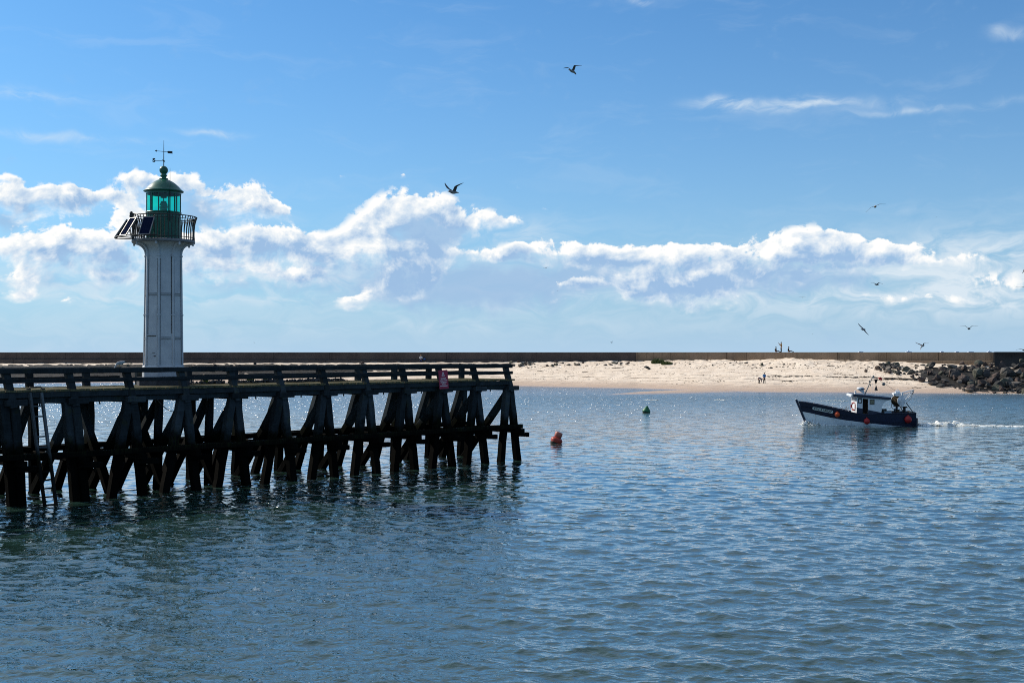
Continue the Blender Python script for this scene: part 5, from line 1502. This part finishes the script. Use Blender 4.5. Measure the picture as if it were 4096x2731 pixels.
def sit(**kw):
    J = dict(pelvis=(0,0,.13), waist=(0,-.02,.30), chest=(0,.0,.54), neck=(0,.03,.70), chin=(0,.06,.76), head=(0,.06,.84), crown=(0,.05,.89),
             shl=(-.19,0,.62), ell=(-.30,-.05,.38), wrl=(-.15,.14,.30), hal=(-.09,.19,.29), shr=(.19,0,.62), elr=(.30,-.05,.38), wrr=(.15,.14,.30), har=(.09,.19,.29),
             hipl=(-.10,.03,.12), knl=(-.13,.42,.22), anl=(-.13,.80,.07), tol=(-.14,.92,.12), hipr=(.10,.03,.12), knr=(.13,.42,.22), anr=(.13,.80,.07), tor=(.14,.92,.12))
    J.update(kw); return J
BLACKC = M('cloth_black', (.014, .014, .016), .85, bump=0); NAVYC = M('cloth_navy', (.015, .025, .10), .85, bump=0); BLUEC = M('cloth_blue', (.02, .20, .52), .8, bump=0)
OCHRE = M('cloth_ochre', (.36, .19, .02), .8, bump=0); WHITEC = M('cloth_white', (.65, .66, .68), .8, bump=0)
def wallpt(x, back=.6):
    Y = np.arange(205.0, 330.0, .05); i = np.argmin(np.abs(Y - wall_y((x - 2048) / FPX * Y))); return Vector(((x - 2048) / FPX * (Y[i] + back), Y[i] + back, TOP))
p = ground_at(3057, 122); s = 42.5 * p.y / FPX / 1.78
person(p, R(170), s, stand(wrl=(-.14,.12,1.02), hal=(-.10,.14,.98), wrr=(.14,.12,1.02), har=(.10,.14,.98)), BLUEC, BLACKC, 'person in a bright blue jacket standing upright on the beach')
p = ground_at(3037, 122)
person(p, R(-90), s, dict(pelvis=(0,-.20,.84), waist=(0,-.08,.93), chest=(0,.16,.90), neck=(0,.34,.80), chin=(0,.40,.74), head=(0,.45,.70), crown=(0,.48,.67), face=(0,.5,-.85),
    shl=(-.19,.22,.84), ell=(-.2,.30,.58), wrl=(-.15,.36,.34), hal=(-.12,.38,.27), shr=(.19,.22,.84), elr=(.2,.30,.58), wrr=(.15,.36,.34), har=(.12,.38,.27),
    hipl=(-.10,-.20,.80), knl=(-.12,-.02,.46), anl=(-.12,-.08,.09), tol=(-.14,.08,.04), hipr=(.10,-.20,.80), knr=(.12,.02,.46), anr=(.12,-.04,.09), tor=(.14,.12,.04)), NAVYC, BLACKC, 'person in dark blue bending over towards the sand on the beach')
p = wallpt(3125); s = 40.5 * p.y / FPX / 1.78
person(p, R(95), s, stand(chest=(0,-.03,1.36), ell=(-.16,.20,1.26), wrl=(-.08,.38,1.48), hal=(-.05,.43,1.56), elr=(.16,.20,1.26), wrr=(.08,.38,1.48), har=(.05,.43,1.56)), OCHRE, BLACKC, 'person in an ochre top standing on the seawall holding up a phone')
ph = p + Vector((-.50 * s, 0, 1.66 * s)); mb = MB(); mb.box((0, 0, 0), (.02, .09, .17)); o = mb.build('phone', BLACKC); o.location = ph; o.scale = (s, s, s); tag(o, 'dark phone held up by the person standing on the seawall', 'phone')
p = wallpt(3103); person(p, R(-80), s, sit(wrl=(-.20,.05,.16), hal=(-.22,.08,.08)), BLACKC, BLACKC, 'dark seated person with elbows out, left of the standing person on the wall')
p = wallpt(3154); person(p, R(-95), s, sit(wrr=(.2,.25,.2), har=(.2,.3,.18), ell=(-.24,0,.38), elr=(.24,0,.38)), BLACKC, BLACKC, 'dark seated person alone on the wall, right of the standing person')
Y0 = float(wall_y(np.array([-20.2]))[0]); xq = (1684 - 2048) / FPX * (Y0 - .75)
person(Vector((xq, Y0 - .72, 4.78)), R(180), 1.2, sit(knl=(-.13,.36,.05), anl=(-.13,.40,-.32), tol=(-.14,.52,-.36), knr=(.13,.36,.05), anr=(.13,.40,-.32), tor=(.14,.52,-.36)), WHITEC, NAVYC, 'person in white with a straw hat sitting at the foot of the dark seawall', hat=M('straw', (.40, .26, .10), .8, bump=0))
mb = MB(); mb.sphere((xq + .75, Y0 - .72, 5.0), .26, 12, 8, sc=(1.2, .7, .8)); mb.tube([(xq + .6, Y0 - .72, 5.1), (xq + .75, Y0 - .72, 5.32), (xq + .9, Y0 - .72, 5.1)], .03, 6)
tag(mb.build('bag', M('bag_blue', (.02, .09, .28), .7)), 'blue bag beside the seated person at the seawall foot', 'bag')
